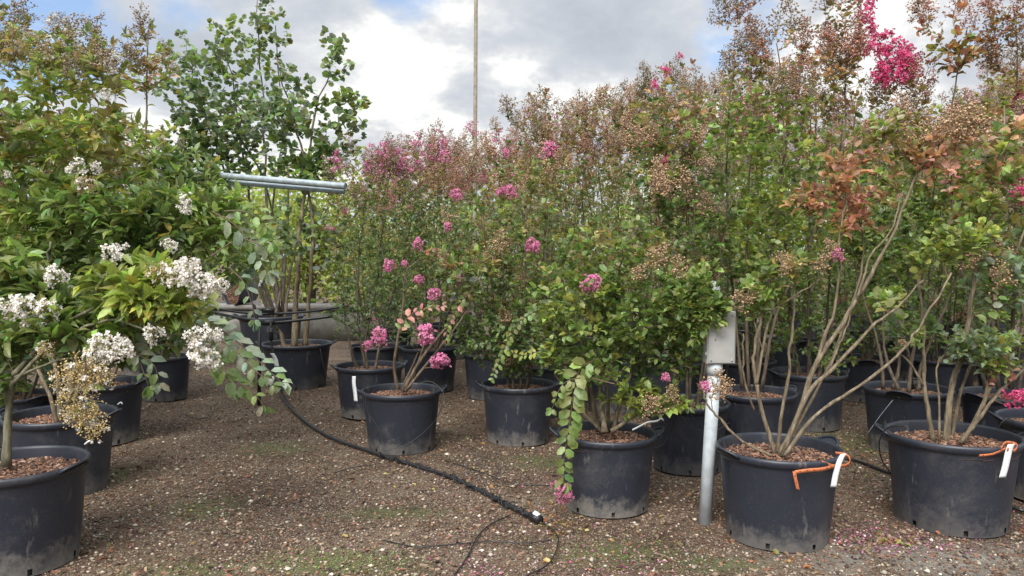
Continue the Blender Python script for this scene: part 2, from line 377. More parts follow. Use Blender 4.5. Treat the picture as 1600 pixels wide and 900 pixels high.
def leaves(mb, pos, dr, up, size, ratio, kind, col):
    """one leaf at every pos, vectorised"""
    n = len(pos)
    if n == 0: return
    v, f = leaf_shape(ratio, kind); x = nrm(dr); y = nrm(np.cross(up, x)); z = np.cross(x, y)
    sz = np.asarray(size)[:, None, None]
    # individual curl
    cur = rng.uniform(.3, 1.9, (n, 1, 1)) * (.45 if kind == 'round' else 1); vv = np.repeat(v[None], n, 0); vv[:, :, 2:3] *= cur; vv[:, :, 1:2] *= rng.uniform(.8, 1.15, (n, 1, 1))
    V = pos[:, None] + sz * (vv[:, :, 0:1] * x[:, None] + vv[:, :, 1:2] * y[:, None] + vv[:, :, 2:3] * z[:, None])
    k = len(v); Fc = (f[None] + (np.arange(n) * k)[:, None, None]).reshape(-1, 3)
    mb.add(V.reshape(-1, 3), Fc, np.repeat(col, k, 0))

TW = {'k': 0, 'f': 1.}
def newtwig(): TW['k'] = int(rng.integers(0, 60)); TW['f'] = math.exp(rng.normal(0, .24))
def leafcol(pal, n, var=.15):
    """mixture like 'gggb' : pick one letter group per leaf"""
    ks = pal if isinstance(pal, (list, tuple)) else [pal]
    own = rng.random(n) < .25; pick = np.where(own, rng.integers(0, len(ks), n), TW['k'] % len(ks))
    c = np.array([PAL[k] for k in ks])[pick] * TW['f']
    c = c * np.exp(rng.normal(0, var, (n, 1))) * np.exp(rng.normal(0, .09, (n, 3)))
    old = rng.random(n) < .02; c[old] = np.array((.34, .27, .06)) * rng.uniform(.6, 1.1, (old.sum(), 1))
    return np.clip(c, .005, .8)

def sprig_leaves(mb, path, size, ratio, kind, pal, frac=1., gap=.62, droop=.2, dens=1., face=None):
    newtwig(); path = np.asarray(path); seg = np.linalg.norm(np.diff(path, axis=0), axis=1); s = np.concatenate(([0], np.cumsum(seg))); Ltot = s[-1]
    n = max(2, int(frac * Ltot / (size * gap))); at = np.linspace(Ltot * (1 - frac) + size * .3, Ltot, n)
    if dens < 1: at = at[rng.random(n) < dens]
    if len(at) == 0: return
    pos = np.stack([np.interp(at, s, path[:, k]) for k in range(3)], -1)
    t = nrm(np.stack([np.interp(np.minimum(at + .01, Ltot), s, path[:, k]) - np.interp(np.maximum(at - .015, 0), s, path[:, k]) for k in range(3)], -1))
    upv = np.array((rng.normal(0, .35), rng.normal(0, .35), 1)) if face is None else np.array(face, float); side = np.cross(t, upv); side = nrm(side); nn = np.cross(side, t)
    for sg in (1, -1):
        m = len(at); a = rng.normal(0, .55 if face is None else .22, m)[:, None] * sg
        sd = side * np.cos(a) * sg + nn * np.sin(a)
        d = nrm(sd * .9 + t * rng.uniform(.35, .8, (m, 1)) + np.array((0, 0, -droop)) + rng.normal(0, .16, (m, 3)))
        up = nrm(nn * (.8 if face is None else 1.6) + np.array((0, 0, .6)) + rng.normal(0, .35, (m, 3)))
        tp = np.clip((Ltot - at) / (size * 4), 0, 1) * .35 + .65
        leaves(mb, pos + t * rng.normal(0, size * .12, (m, 1)), d, up, size * tp * rng.uniform(.75, 1.2, m), ratio, kind, leafcol(pal, m))
    # terminal leaves
    m = 3; d = nrm(t[-1] + rng.normal(0, .5, (m, 3))); leaves(mb, np.repeat(pos[-1:], m, 0), d, nrm(np.array((0, 0, 1)) + rng.normal(0, .4, (m, 3))), size * rng.uniform(.5, .9, m), ratio, kind, leafcol(pal, m))

OCT = np.array([(1, 0, 0), (-1, 0, 0), (0, 1, 0), (0, -1, 0), (0, 0, 1), (0, 0, -1)], float); OCTF = np.array([(0, 2, 4), (2, 1, 4), (1, 3, 4), (3, 0, 4), (2, 0, 5), (1, 2, 5), (3, 1, 5), (0, 3, 5)])
def beads(mb, pos, r, col):
    n = len(pos); V = pos[:, None] + np.asarray(r)[:, None, None] * OCT[None] * rng.uniform(.8, 1.2, (n, 6, 1)); mb.add(V.reshape(-1, 3), (OCTF[None] + (np.arange(n) * 6)[:, None, None]).reshape(-1, 3), np.repeat(col, 6, 0))

def panicle(kind, length, width, nf, cols, seedcol, open_=.3, nodes=9):
    """branched flower / seed truss, axis +Z, base at the origin"""
    mb = MB(); g = rng; axis = smooth([(0, 0, 0), (g.normal(0, .02) * length, g.normal(0, .02) * length, length * .5), (g.normal(0, .05) * length, g.normal(0, .05) * length, length)], 4)
    sc = np.array(seedcol) * .7
    tube(mb, axis, np.linspace(.0022, .001, len(axis)), 3, sc, False)
    tips = []
    for i in range(nodes):
        u = .12 + .85 * i / nodes; base = axis[int(u * (len(axis) - 1))]
        w = width * .5 * (1 - u) ** .65 * g.uniform(.75, 1.1) + .008
        for s in range(3):
            a = g.uniform(0, 6.28); d = np.array((math.cos(a), math.sin(a), .55)); e = base + d * w; mid = base + d * w * .5 + (0, 0, .006)
            tube(mb, [base, mid, e], [.0013, .0010, .0008], 3, sc, False)
            k = max(2, int(2 + w / .018))
            for q in range(k):
                st = base + (e - base) * g.uniform(.35, 1.); tp = st + nrm(g.normal(0, 1, 3) + d * .6 + (0, 0, .3)) * g.uniform(.010, .026); tips.append(tp)
                if kind == 'seed': tube(mb, [st, tp], .0007, 3, sc, False)
    tips = np.array(tips); g.shuffle(tips)
    if kind == 'seed':
        n = len(tips); beads(mb, tips, g.uniform(.0042, .0070, n), np.clip(np.array(seedcol) * np.exp(g.normal(0, .3, (n, 1))), 0, .9)); return mb.mesh('seed_head', M_seed)
    nfl = min(len(tips), nf); fl = tips[:nfl]; bd = tips[nfl:]
    if len(bd): beads(mb, bd, g.uniform(.003, .0048, len(bd)), np.clip(np.array(seedcol) * np.exp(g.normal(0, .3, (len(bd), 1))), 0, .9))
    m = len(fl); beads(mb, fl, np.full(m, .0035), np.tile((.55, .40, .10), (m, 1)))
    # six crinkled petals round each floret
    for k in range(6):
        out_ = nrm(fl - np.array((0, 0, length * .3)) + g.normal(0, .02, (m, 3))); ref = nrm(np.cross(out_, g.normal(0, 1, 3))); bi = np.cross(out_, ref)
        a = k * math.pi / 3 + g.normal(0, .25, (m, 1)); d = nrm(ref * np.cos(a) + bi * np.sin(a) + out_ * g.uniform(.1, .9, (m, 1))); y = nrm(np.cross(out_, d)); z = np.cross(d, y)
        sz = g.uniform(.010, .0155, (m, 1))
        q = [fl + d * sz * .12, fl + d * sz * .62 + y * sz * .42 + z * sz * g.normal(0, .22, (m, 1)), fl + d * sz * .62 - y * sz * .42 + z * sz * g.normal(0, .22, (m, 1)), fl + d * sz * 1.1 + z * sz * g.normal(0, .3, (m, 1)), fl + d * sz * .7 + z * sz * g.normal(.12, .12, (m, 1))]
        V = np.stack(q, 1); ff = np.array([(0, 1, 4), (0, 4, 2), (4, 1, 3), (4, 3, 2)])
        c = np.array(cols)[g.integers(0, len(cols), m)] * np.exp(g.normal(0, .1, (m, 1)))
        mb.add(V.reshape(-1, 3), (ff[None] + (np.arange(m) * 5)[:, None, None]).reshape(-1, 3), np.repeat(np.clip(c, 0, .95), 5, 0))
    return mb.mesh('flower_cluster', M_petal)

WHT = [(.90, .90, .87), (.92, .92, .90), (.88, .86, .82), (.84, .74, .62)]
PNK = [(.72, .20, .42), (.80, .30, .52), (.66, .15, .36), (.85, .42, .60)]
MAG = [(.70, .05, .22), (.80, .10, .33), (.60, .03, .17), (.85, .22, .45)]
PAN = {
    'white': [panicle('f', .15, .135, 75, WHT, (.42, .38, .16)) for _ in range(3)],
    'cream': [panicle('f', .15, .15, 9, WHT, (.62, .48, .22), nodes=14) for _ in range(2)],
    'pink': [panicle('f', .12, .115, 90, PNK, (.40, .20, .16)) for _ in range(3)],
    'pinkhalf': [panicle('f', .16, .13, 30, PNK, (.33, .21, .14), nodes=7) for _ in range(2)],
    'mag': [panicle('f', .19, .16, 120, MAG, (.32, .12, .10)) for _ in range(3)],
    'seed': [panicle('seed', .20, .15, 0, None, (.27, .20, .13), nodes=7) for _ in range(3)],
    'seedred': [panicle('seed', .20, .14, 0, None, (.40, .19, .13), nodes=7) for _ in range(3)],
    'seedtan': [panicle('seed', .15, .14, 0, None, (.40, .26, .15)) for _ in range(2)],
}
NAMES = {'white': 'flower_cluster', 'cream': 'flower_cluster', 'pink': 'flower_cluster', 'pinkhalf': 'flower_cluster', 'mag': 'flower_cluster', 'seed': 'seed_head', 'seedred': 'seed_head', 'seedtan': 'seed_head'}

def put_panicle(kind, pos, axis, scale, parent, origin):
    me = PAN[kind][rng.integers(0, len(PAN[kind]))]; o = add_mesh(me, NAMES[kind], parent)
    o.location = Vector(np.asarray(pos) - origin); q = Vector(axis).to_track_quat('Z', 'Y'); o.rotation_euler = (q.to_matrix() @ Matrix.Rotation(rng.uniform(0, 6.28), 3, 'Z')).to_euler()
    o.scale = (scale,) * 3; return o

# ------------------------------------------------------------------ pot
def make_pot_mesh(seed=0):
    g = np.random.default_rng(100 + seed); mb = MB(); n = 84
    prof = [(.243, 0), (.246, .035), (.262, .2), (.280, .395), (.282, .405), (.292, .412), (.299, .420), (.301, .436), (.298, .447), (.291, .450), (.284, .447), (.281, .436), (.276, .40), (.266, .30), (.20, .29)]
    sk = lambda i, j: i == 0 and (j % 12) in (3, )
    lathe(mb, prof, n, sk)
    lathe(mb, [(.225, .003), (.245, .003)], n)
    lathe(mb, [(.215, .0), (.215, .06), (.235, .08)], 40)
    # soft plastic: slightly oval, with shallow dents
    ph = g.uniform(0, 6.28, 6)
    for V in mb.v:
        a = np.arctan2(V[:, 1], V[:, 0]); z = V[:, 2]; hgt = np.clip((.43 - z) / .2, 0, 1)
        k = 1 + .010 * np.cos(2 * a + ph[0]) + hgt * (.008 * np.cos(3 * a + ph[1] + z * 5) + .005 * np.cos(5 * a + ph[2] - z * 9))
        for q in range(3):
            da = np.angle(np.exp(1j * (a - ph[3 + q]))); k -= .022 * np.exp(-(da / .28) ** 2 - ((z - g.uniform(.1, .33)) / .06) ** 2)
        V[:, 0] *= k; V[:, 1] *= k
    return mb.mesh('pot', M_pot)
def make_handle_mesh(s):
    mb = MB(); th = np.linspace(-.27, .27, 11)
    k = np.cos(th / .27 * math.pi / 2) ** .7
    r = .298 + .042 * k; z = .432 + .034 * k
    pts = np.stack([r * np.cos(th) * s, r * np.sin(th), z], -1); tube(mb, pts, .0075, 6)
    inn = np.stack([.298 * np.cos(th) * s, .298 * np.sin(th), np.full(11, .434)], -1)
    v = np.concatenate([inn - (0, 0, .008), pts - (0, 0, .012), pts - (0, 0, .004), inn + (0, 0, .002)]); f = []
    for i in range(10):
        for a, b in ((0, 11), (22, 33)): f.append((a + i, a + i + 1, b + i + 1, b + i))
    mb.add(v, f); return mb.mesh('handle', M_pot)
def make_mulch_mesh(nchips=900, seed=1):
    g = np.random.default_rng(seed); mb = MB(); n = 40; rr = np.linspace(0, .281, 9)
    v = [(0, 0, .405)]; f = []
    for i, r in enumerate(rr[1:]):
        for j in range(n):
            a = j * 2 * math.pi / n; v.append((r * math.cos(a), r * math.sin(a), .405 - .02 * (r / .28) ** 2 + g.normal(0, .004)))
    for j in range(n): f.append((0, 1 + j, 1 + (j + 1) % n, 1 + (j + 1) % n))
    f = [];
    tri = [(0, 1 + j, 1 + (j + 1) % n) for j in range(n)]
    for i in range(len(rr) - 2):
        for j in range(n): f.append((1 + i * n + j, 1 + (i + 1) * n + j, 1 + (i + 1) * n + (j + 1) % n, 1 + i * n + (j + 1) % n))
    base = (.085, .045, .03); mb.add(v, f, base); mb.f.append(np.array(tri)); mb.m.append(0)
    a = g.uniform(0, 6.28, nchips); r = .272 * np.sqrt(g.random(nchips)); pos = np.stack([r * np.cos(a), r * np.sin(a), .408 - .02 * (r / .28) ** 2 + g.uniform(0, .006, nchips)], -1)
    chips(mb, pos, g.uniform(.008, .022, nchips), [(.22, .115, .075), (.30, .16, .10), (.14, .08, .055), (.34, .22, .155), (.24, .12, .07), (.10, .06, .04)], g)
    return mb.mesh('bark_mulch', M_mulch, flat=True)
def chips(mb, pos, size, cols, g, thick=.28, wid=.5):
    n = len(pos); x = nrm(g.normal(0, 1, (n, 3)) * (1, 1, .35)); up = nrm(g.normal(0, .4, (n, 3)) + (0, 0, 1)); y = nrm(np.cross(up, x)); z = np.cross(x, y)
    B = np.array([(sx, sy, sz) for sz in (-1, 1) for sy in (-1, 1) for sx in (-1, 1)], float) * (.5, .5 * wid, .5 * thick)
    Fb = np.array([(0, 2, 3, 1), (4, 5, 7, 6), (0, 1, 5, 4), (2, 6, 7, 3), (0, 4, 6, 2), (1, 3, 7, 5)])
    Bj = B[None] * g.uniform(.6, 1.3, (n, 8, 3)); s = np.asarray(size)[:, None, None]
    V = pos[:, None] + s * (Bj[:, :, 0:1] * x[:, None] + Bj[:, :, 1:2] * y[:, None] + Bj[:, :, 2:3] * z[:, None])
    c = np.array(cols)[g.integers(0, len(cols), n)] * np.exp(g.normal(0, .22, (n, 1)))
    mb.add(V.reshape(-1, 3), (Fb[None] + (np.arange(n) * 8)[:, None, None]).reshape(-1, 4), np.repeat(np.clip(c, 0, .9), 8, 0))

ME_pots = [make_pot_mesh(i) for i in range(5)]; ME_pot = ME_pots[0]; ME_hl = make_handle_mesh(-1); ME_hr = make_handle_mesh(1); ME_mulch = [make_mulch_mesh(seed=s) for s in (1, 2)]

def potted(name, label, cat, px, d, W=.6, H=.45, rz=None, group=None, ground_y=None):
    """an Empty at the pot's foot with the pot (> handles) and its mulch"""
    p = P(px, 650, d); loc = np.array((p[0], d, 0.)); root = empty(name, loc); tag(root, label, cat, group)
    rz = rng.uniform(-.5, .5) if rz is None else rz
    pot = add_mesh(ME_pots[rng.integers(0, 5)], 'pot', root); pot.scale = (W / .6, W / .6, H / .45); pot.rotation_euler = (0, 0, rz)
    for me in (ME_hl, ME_hr): add_mesh(me, 'handle', pot)
    mu = add_mesh(ME_mulch[rng.integers(0, 2)], 'bark_mulch', root); mu.scale = pot.scale; mu.rotation_euler = (0, 0, rng.uniform(0, 6))
    return root, loc

# ------------------------------------------------------------------ plant
class Plant:
    def __init__(s, root, loc, W=.6, H=.45, bark=None, twig=None):
        s.root = root; s.o = loc; s.z0 = .40 * H / .45; s.W = W; s.fol = MB(); s.tw = MB()
        s.np_ = []; s.nr = []; s.bark = bark or M_bark; s.twigm = twig or M_twig; s.heads = 0
    def stem(s, pts, r0, r1, name='stem', world=True, sub=5, wob=.006):
        pts = smooth(pts, sub); pts = pts + rng.normal(0, wob, pts.shape) * np.linspace(0, 1, len(pts))[:, None]
        rad = np.linspace(r0, r1, len(pts)) * (1 + rng.normal(0, .07, len(pts))); rad[0] *= 1.2
        mb = MB(); tube(mb, pts, rad, 9)
        o = mb.build(name, s.bark, s.root, origin=s.o)
        for k in range(len(pts) - 1):
            for u in (0, .5):
                q = pts[k] * (1 - u) + pts[k + 1] * u
                if q[2] > .62 * (s.z0 / .4): s.np_.append(q); s.nr.append(rad[k])
        return o
    def px(s, x, y, dd=0): return P(x, y, s.o[1] + dd)
    def attach(s, T, enddir, maxr=.006):
        A = np.array(s.np_); r = np.array(s.nr); dv = T - A; dist = np.linalg.norm(dv, axis=1)
        cost = dist + np.clip(A[:, 2] - T[2] + .05, 0, None) * 1.2 + (dist < .06) * 1.
        k = int(np.argmin(cost)); p0 = A[k]; Ln = dist[k]
        d0 = nrm((T - p0) / (Ln + 1e-6) + np.array((0, 0, .35)) + rng.normal(0, .15, 3))
        P1 = p0 + d0 * Ln * .35; P2 = T - nrm(enddir) * Ln * .33
        t = np.linspace(0, 1, max(5, int(Ln / .05)))[:, None]
        path = (1 - t) ** 3 * p0 + 3 * (1 - t) ** 2 * t * P1 + 3 * (1 - t) * t * t * P2 + t ** 3 * T
        rr0 = min(r[k] * .75, .0022 + .0075 * Ln); rad = np.linspace(rr0, .0012, len(path))
        tube(s.tw, path, rad, 5 if rr0 > .004 else 4, None, False)
        s.np_.extend(path[1::2]); s.nr.extend(rad[1::2]); return path
    def lobes(s, lobes, size=.045, ratio=.62, kind='ovate', leafL=.38, droop=.15, heads=None, hfrac=0, hscale=1., gap=.62, dens=1., upbias=.6):
        """lobes: (centre, (rx,ry,rz), n, palette) in world units"""
        tips = []; size *= 1.5; leafL *= 1.3
        for ctr, rad, n, pal in lobes:
            n = int(n * 1.3)
            q = nrm(rng.normal(0, 1, (n, 3))) * (rng.random((n, 1)) ** (1 / 2.4)); q = np.asarray(ctr) + q * rad
            for x in q:
                if x[2] > .5: tips.append((x, pal, np.asarray(ctr), rad))
        A = np.array(s.np_); dd = [np.min(np.linalg.norm(A - t[0], axis=1)) for t in tips]
        for i in np.argsort(dd):
            T, pal, ctr, rad = tips[i]; e = nrm((T - ctr) / rad) * .6 + np.array((0, 0, upbias)) + rng.normal(0, .3, 3)
            path = s.attach(T, e); Ln = np.linalg.norm(np.diff(path, axis=0), axis=1).sum()
            sprig_leaves(s.fol, path, size * rng.uniform(.85, 1.15), ratio, kind, pal, frac=min(1, leafL / (Ln + .01)), gap=gap, droop=droop, dens=dens)
            if heads and rng.random() < hfrac and s.heads < 95 and (T[2] > ctr[2] - rad[2] * .2):
                s.heads += 1; hk = heads[rng.integers(0, len(heads))]
                put_panicle(hk, T, nrm(e) + (0, 0, .5), hscale * rng.uniform(.75, 1.25), s.root, s.o)
    def PL(s, x, y, rx, ry, n, pal, dd=0, rd=None):
        """a lobe given by where it shows in the photo"""
        D = s.o[1] + dd; k = D / F; return (P(x, y, D), (rx * k, (rd if rd else (rx + ry) / 2 * k), ry * k), n, pal)
    def sprig(s, pts, size, ratio, kind, pal, frac=1., gap=.62, droop=.2, head=None, hscale=1., face=(0, -.8, .6), r=.0035):
        path = smooth(pts, 5); tube(s.tw, path, np.linspace(r, .0013, len(path)), 5, None, False)
        s.np_.extend(path[2::2]); s.nr.extend([.003] * len(path[2::2]))
        sprig_leaves(s.fol, path, size, ratio, kind, pal, frac, gap, droop, face=face)
        if head: put_panicle(head, path[-1], nrm(path[-1] - path[-3]), hscale, s.root, s.o)
    def flower(s, x, y, kind, sc=1., dd=0, axis=None, leaf=True, size=.045, ratio=.6, pal=('g',)):
        T = s.px(x, y, dd); ax = np.array((rng.normal(0, .5), -.3, .75)) if axis is None else np.array(axis, float); ax = nrm(ax); h = {'white': .16, 'pink': .12, 'mag': .19}.get(kind, .16) * sc
        T = T - ax * h * .5; path = s.attach(T, ax)
        if leaf: sprig_leaves(s.fol, path, size, ratio, 'ovate', pal, frac=min(1, .2 / (.01 + np.linalg.norm(path[-1] - path[0]))))
        put_panicle(kind, T, ax, sc, s.root, s.o)
    def done(s):
        s.tw.build('twigs', s.twigm, s.root, origin=s.o); s.fol.build('foliage', M_leaf, s.root, origin=s.o)

# ------------------------------------------------------------------ plants: generic kinds first, copied through the rows
def copy_tree(o, parent=None):
    c = o.copy(); COL.objects.link(c); c.parent = parent
    for ch in o.children: copy_tree(ch, c)
    return c

def generic(label, px, d, top, rad, low, mid, high, heads, hfrac, size=.042, ratio=.62, kind='ovate', n=(60, 100, 80), W=.6, H=.45, nst=6, base=.52, group=None, bark=None, hscale=1., cat='potted shrub', name='potted_crape_myrtle', spread=.33, twig=None):
    root, loc = potted(name, label, cat, px, d, W, H, group=group); p = Plant(root, loc, W, H, bark or M_bark_mid, twig); z0 = p.z0
    for i in range(nst):
        a = i * 2 * math.pi / nst + rng.normal(0, .3); b = .05 + .03 * rng.random(); rr = spread * rng.uniform(.6, 1.2); h = (top - .45) * rng.uniform(.75, 1.)
        u = np.array((math.cos(a), math.sin(a), 0))
        p.stem([loc + u * b + (0, 0, z0 - .03), loc + u * (b + rr * .25) + (0, 0, z0 + .3), loc + u * rr * .7 + (0, 0, z0 + (h - z0) * .5) + rng.normal(0, .03, 3), loc + u * rr + (0, 0, h)], .015 * rng.uniform(.7, 1.2), .004)
    c = lambda z: loc + np.array((0, 0, z))
    hgt = top - base
    p.lobes([(c(base + hgt * .12), (rad * .85, rad * .85, hgt * .22), n[0], low), (c(base + hgt * .42), (rad, rad, hgt * .30), n[1], mid)], size, ratio, kind, heads=heads, hfrac=hfrac * .12, hscale=hscale * .8)
    p.lobes([(c(top - hgt * .22), (rad * .85, rad * .85, hgt * .26), n[2], high)], size * .9, ratio, kind, heads=heads, hfrac=hfrac, upbias=1.6, hscale=hscale, leafL=.30, gap=.72)
    p.done(); return root

def row(src, items):
    for px, d, sc, lab, grp in items:
        c = copy_tree(src); x = (px - 800) / F * d; c.location = (x, d, 0); c.rotation_euler = (0, 0, rng.uniform(0, 6.28)); c.scale = (sc[0], sc[0], sc[1])
        c['label'] = lab
        if grp: c['group'] = grp
        elif 'group' in c: del c['group']

ROWS = 'potted crape myrtles standing in rows'
FAR = 'crape myrtle half hidden in the crowded back rows of the nursery'
FARG = 'crape myrtles half hidden in the back rows'
# fine leaved pink kind, brownish top (middle of the photo)
A = generic('pink crape myrtle with a brownish airy top directly left of the tall wooden pole', 672, 7.9, 2.62, .62, ['q', 'g', 'd'], ['g', 'b', 'd'], ['b', 'b', 'g', 'r'], ['seed', 'seedred', 'seed', 'seedtan', 'pinkhalf', 'seedred'], .5, size=.032, ratio=.5, n=(90, 150, 130), spread=.4, group=ROWS, hscale=.95)
row(A, [(768, 7.5, (.95, .98), 'brown topped crape myrtle right of the tall wooden pole, pink blooms sparse', ROWS),
        (585, 8.3, (.95, .93), 'fine leaved pink crape myrtle right beside the metal pipe ends', ROWS),
        (860, 8.8, (1.05, 1.13), 'crape myrtle behind the gap between the brown topped and olive shrubs', FARG), (700, 10.4, (1.05, 1.04), 'crape myrtle at the very back behind the tall wooden pole', FARG), (610, 10.2, (1., .92), 'crape myrtle at the very back behind the left end of the pink shrubs', FARG)])
# olive kind with dark seed heads
B = generic('tall olive crape myrtle tipped with dark seed heads, right of the brown topped shrubs', 850, 6.7, 2.78, .58, ['g', 'd', 'q'], ['g', 'b', 'lg'], ['b', 'g', 'r', 'b'], ['seed', 'seedred', 'seed', 'seedred', 'seedtan'], .45, size=.042, ratio=.55, n=(80, 130, 110), spread=.36, group=ROWS)
row(B, [(962, 6.9, (1., 1.04), 'olive crape myrtle with seed heads and a magenta bloom above the central drooping shrub', ROWS),
        (1052, 6.6, (.95, 1.08), 'tall crape myrtle with reddish seed heads rising behind the grey electrical box', ROWS),
        (925, 8.6, (1., 1.12), 'crape myrtle in the third row behind the central drooping shrub', FARG), (1000, 9.8, (1.05, 1.2), 'crape myrtle in the last row but one, left of the electrical box', FARG), (1090, 8.7, (1., 1.2), 'crape myrtle in the third row just left of the electrical box', FARG), (800, 9.7, (1, 1.), 'crape myrtle at the back right of the tall wooden pole', FARG)])
# broad leaved green kind with bronze tips
C = generic('tall bronze tipped crape myrtle directly behind the bare stemmed front shrub', 1262, 6.2, 3.15, .60, ['g', 'd', 'g', 'lg'], ['lg', 'g', 'g', 'y'], ['b', 'lg', 'b', 'o', 'g'], ['seed', 'seedred', 'seed'], .45, size=.050, ratio=.68, kind='ovate', n=(70, 130, 95), spread=.38, group=ROWS, hscale=1.1, base=.52)
row(C, [(1165, 7.0, (.95, .98), 'broad leaved crape myrtle behind the grey electrical box, bronze at its tip', ROWS),
        (1350, 7.4, (1., .90), 'crape myrtle behind the leaning stems of the bare stemmed shrub', FARG), (1475, 7.2, (1., .94), 'crape myrtle behind the right front pot and the wired pot', FARG), (1590, 6.6, (1., .98), 'broad leaved crape myrtle behind the rightmost pot', ROWS),
        (1240, 8.6, (1., 1.0), 'crape myrtle in the third row behind the bare stemmed shrub', FARG), (1160, 9.6, (1., 1.08), 'crape myrtle in the last row behind the electrical box', FARG), (1420, 8.7, (1., .95), 'crape myrtle in the third row behind the wired pot', FARG), (1560, 8.4, (1., 1.1), 'crape myrtle in the third row behind the right front pot', FARG), (1330, 10., (1.1, 1.), 'crape myrtle in the last row behind the bare stemmed shrub', FARG), (1500, 10.2, (1.1, 1.1), 'crape myrtle in the last row behind the right front pot', FARG), (1660, 9.4, (1.1, 1.1), 'crape myrtle in the last row at the right photo edge', FARG), (1700, 7.4, (1., 1.), 'crape myrtle beyond the right photo edge behind the rightmost pot', FARG)])

row(B, [(px, 11.9, (1.1, 1.1), 'crape myrtle at the back of the yard, '+w, FARG) for px, w in ((720, 'right of the tall wooden pole'), (840, 'behind the brown topped shrubs'), (950, 'behind the central drooping shrub'), (1060, 'left of the electrical box'))])
row(C, [(px, 12.2, (1.2, 1.05), 'crape myrtle at the back of the yard, '+w, FARG) for px, w in ((1150, 'right of the electrical box'), (1250, 'left of the bare leaning stems'), (1350, 'behind the bare leaning stems'), (1450, 'left of the right front pot'), (1550, 'right of the right front pot'), (1640, 'beyond the right photo edge'))])
# ---- R3: second row behind the gap of the two right front pots
root, loc = potted('potted_crape_myrtle', 'thin stemmed crape myrtle in a wired pot behind the two right front pots', 'potted shrub', 1417, 5.45, .6, .45, .9)
p = Plant(root, loc, bark=M_bark_mid)
for pts in ([(1380, 600), (1375, 540), (1350, 460), (1330, 380)], [(1395, 600), (1405, 560), (1402, 500), (1420, 420), (1400, 330)], [(1420, 605), (1424, 560), (1440, 480), (1445, 380), (1465, 260)], [(1435, 603), (1440, 560), (1470, 490), (1500, 400), (1520, 300)], [(1405, 603), (1385, 555), (1380, 500), (1385, 420)], [(1427, 600), (1415, 530), (1385, 470)]):
    p.stem([p.px(x, y + 8, rng.normal(0, .05)) for x, y in pts], .014, .004)
p.lobes([p.PL(1400, 380, 75, 75, 70, ['d', 'g', 'g']), p.PL(1480, 330, 70, 80, 60, ['g', 'lg', 'y']), p.PL(1340, 330, 60, 70, 50, ['g', 'lg']), p.PL(1415, 250, 70, 70, 60, ['b', 'lg', 'g'], .1), p.PL(1400, 470, 60, 40, 22, ['g', 'd'])], .052, .68)
p.lobes([p.PL(1395, 160, 50, 55, 20, ['b', 'o', 'b'])], .045, .6, heads=['seed', 'seedred'], hfrac=.7, upbias=1.5)
for x, y, sc in ((1400, 100, 1.2), (1372, 70, 1.2), (1350, 25, 1.), (1352, -5, 1.), (1432, 112, .6), (1375, 118, 1.), (1392, 80, 1.1), (1415, 95, 1.), (1340, 75, .8), (1420, 80, .9), (1385, 110, 1.), (1360, 45, .8), (1410, 115, .8)): p.flower(x, y, 'mag', sc, dd=rng.normal(0, .08), leaf=False)
p.done()

# ---- plant with tall top behind (x 1150-1330)
root, loc = potted('potted_crape_myrtle', 'broad leaved crape myrtle whose seed heads tower behind the white pipe and grey box', 'potted shrub', 1178, 5.3, .58, .45, .3)
p = Plant(root, loc, bark=M_bark_mid)
for pts in ([(1160, 600), (1150, 500), (1140, 380), (1135, 230), (1148, 80)], [(1180, 600), (1190, 480), (1215, 330), (1225, 180), (1215, 60)], [(1190, 600), (1215, 480), (1275, 350), (1318, 220), (1322, 60)], [(1170, 600), (1165, 450), (1170, 300), (1180, 150)]):
    p.stem([p.px(x, y + 8, rng.normal(0, .05)) for x, y in pts], .013, .0035)
p.lobes([p.PL(1160, 330, 75, 90, 70, ['g', 'lg', 'y']), p.PL(1170, 215, 80, 80, 60, ['lg', 'g', 'lg']), p.PL(1250, 290, 70, 80, 50, ['lg', 'y', 'g']), p.PL(1180, 430, 75, 45, 36, ['g', 'lg', 'd'])], .052, .68)
p.lobes([p.PL(1165, 115, 48, 45, 22, ['b', 'o', 'lg']), p.PL(1312, 120, 38, 70, 22, ['b', 'b', 'o']), p.PL(1245, 165, 45, 30, 12, ['b', 'lg'])], .045, .6, heads=['seed', 'seedred'], hfrac=.8, upbias=1.6)
p.lobes([p.PL(1150, 35, 34, 50, 9, ['b', 'o']), p.PL(1205, 70, 34, 60, 9, ['b', 'o']), p.PL(1310, 25, 36, 40, 9, ['b'])], .036, .6, heads=['seed', 'seedred', 'seed'], hfrac=1., upbias=2., leafL=.1, hscale=1.1)
p.done()
# right edge tall one
root, loc = potted('potted_crape_myrtle', 'crape myrtle with magenta blooms by the right photo edge, behind the rightmost pot', 'potted shrub', 1575, 5.2, .6, .45, .3)
p = Plant(root, loc, bark=M_bark_mid)
for pts in ([(1540, 600), (1515, 480), (1490, 330), (1488, 180), (1500, 70)], [(1560, 600), (1550, 480), (1550, 330), (1545, 150)], [(1580, 600), (1585, 420), (1590, 200), (1590, 30)], [(1590, 610), (1620, 450), (1640, 250)]):
    p.stem([p.px(x, y + 8, rng.normal(0, .05)) for x, y in pts], .014, .0035)
p.lobes([p.PL(1560, 320, 75, 100, 80, ['g', 'lg', 'b']), p.PL(1590, 430, 60, 60, 40, ['bl', 'bl', 'g']), p.PL(1570, 200, 70, 70, 55, ['b', 'o', 'lg']), p.PL(1495, 260, 40, 50, 26, ['o', 'b', 'pk'])], .05, .66)
p.lobes([p.PL(1492, 80, 36, 32, 18, ['b', 'lg', 'b', 'r'])], .06, .7)
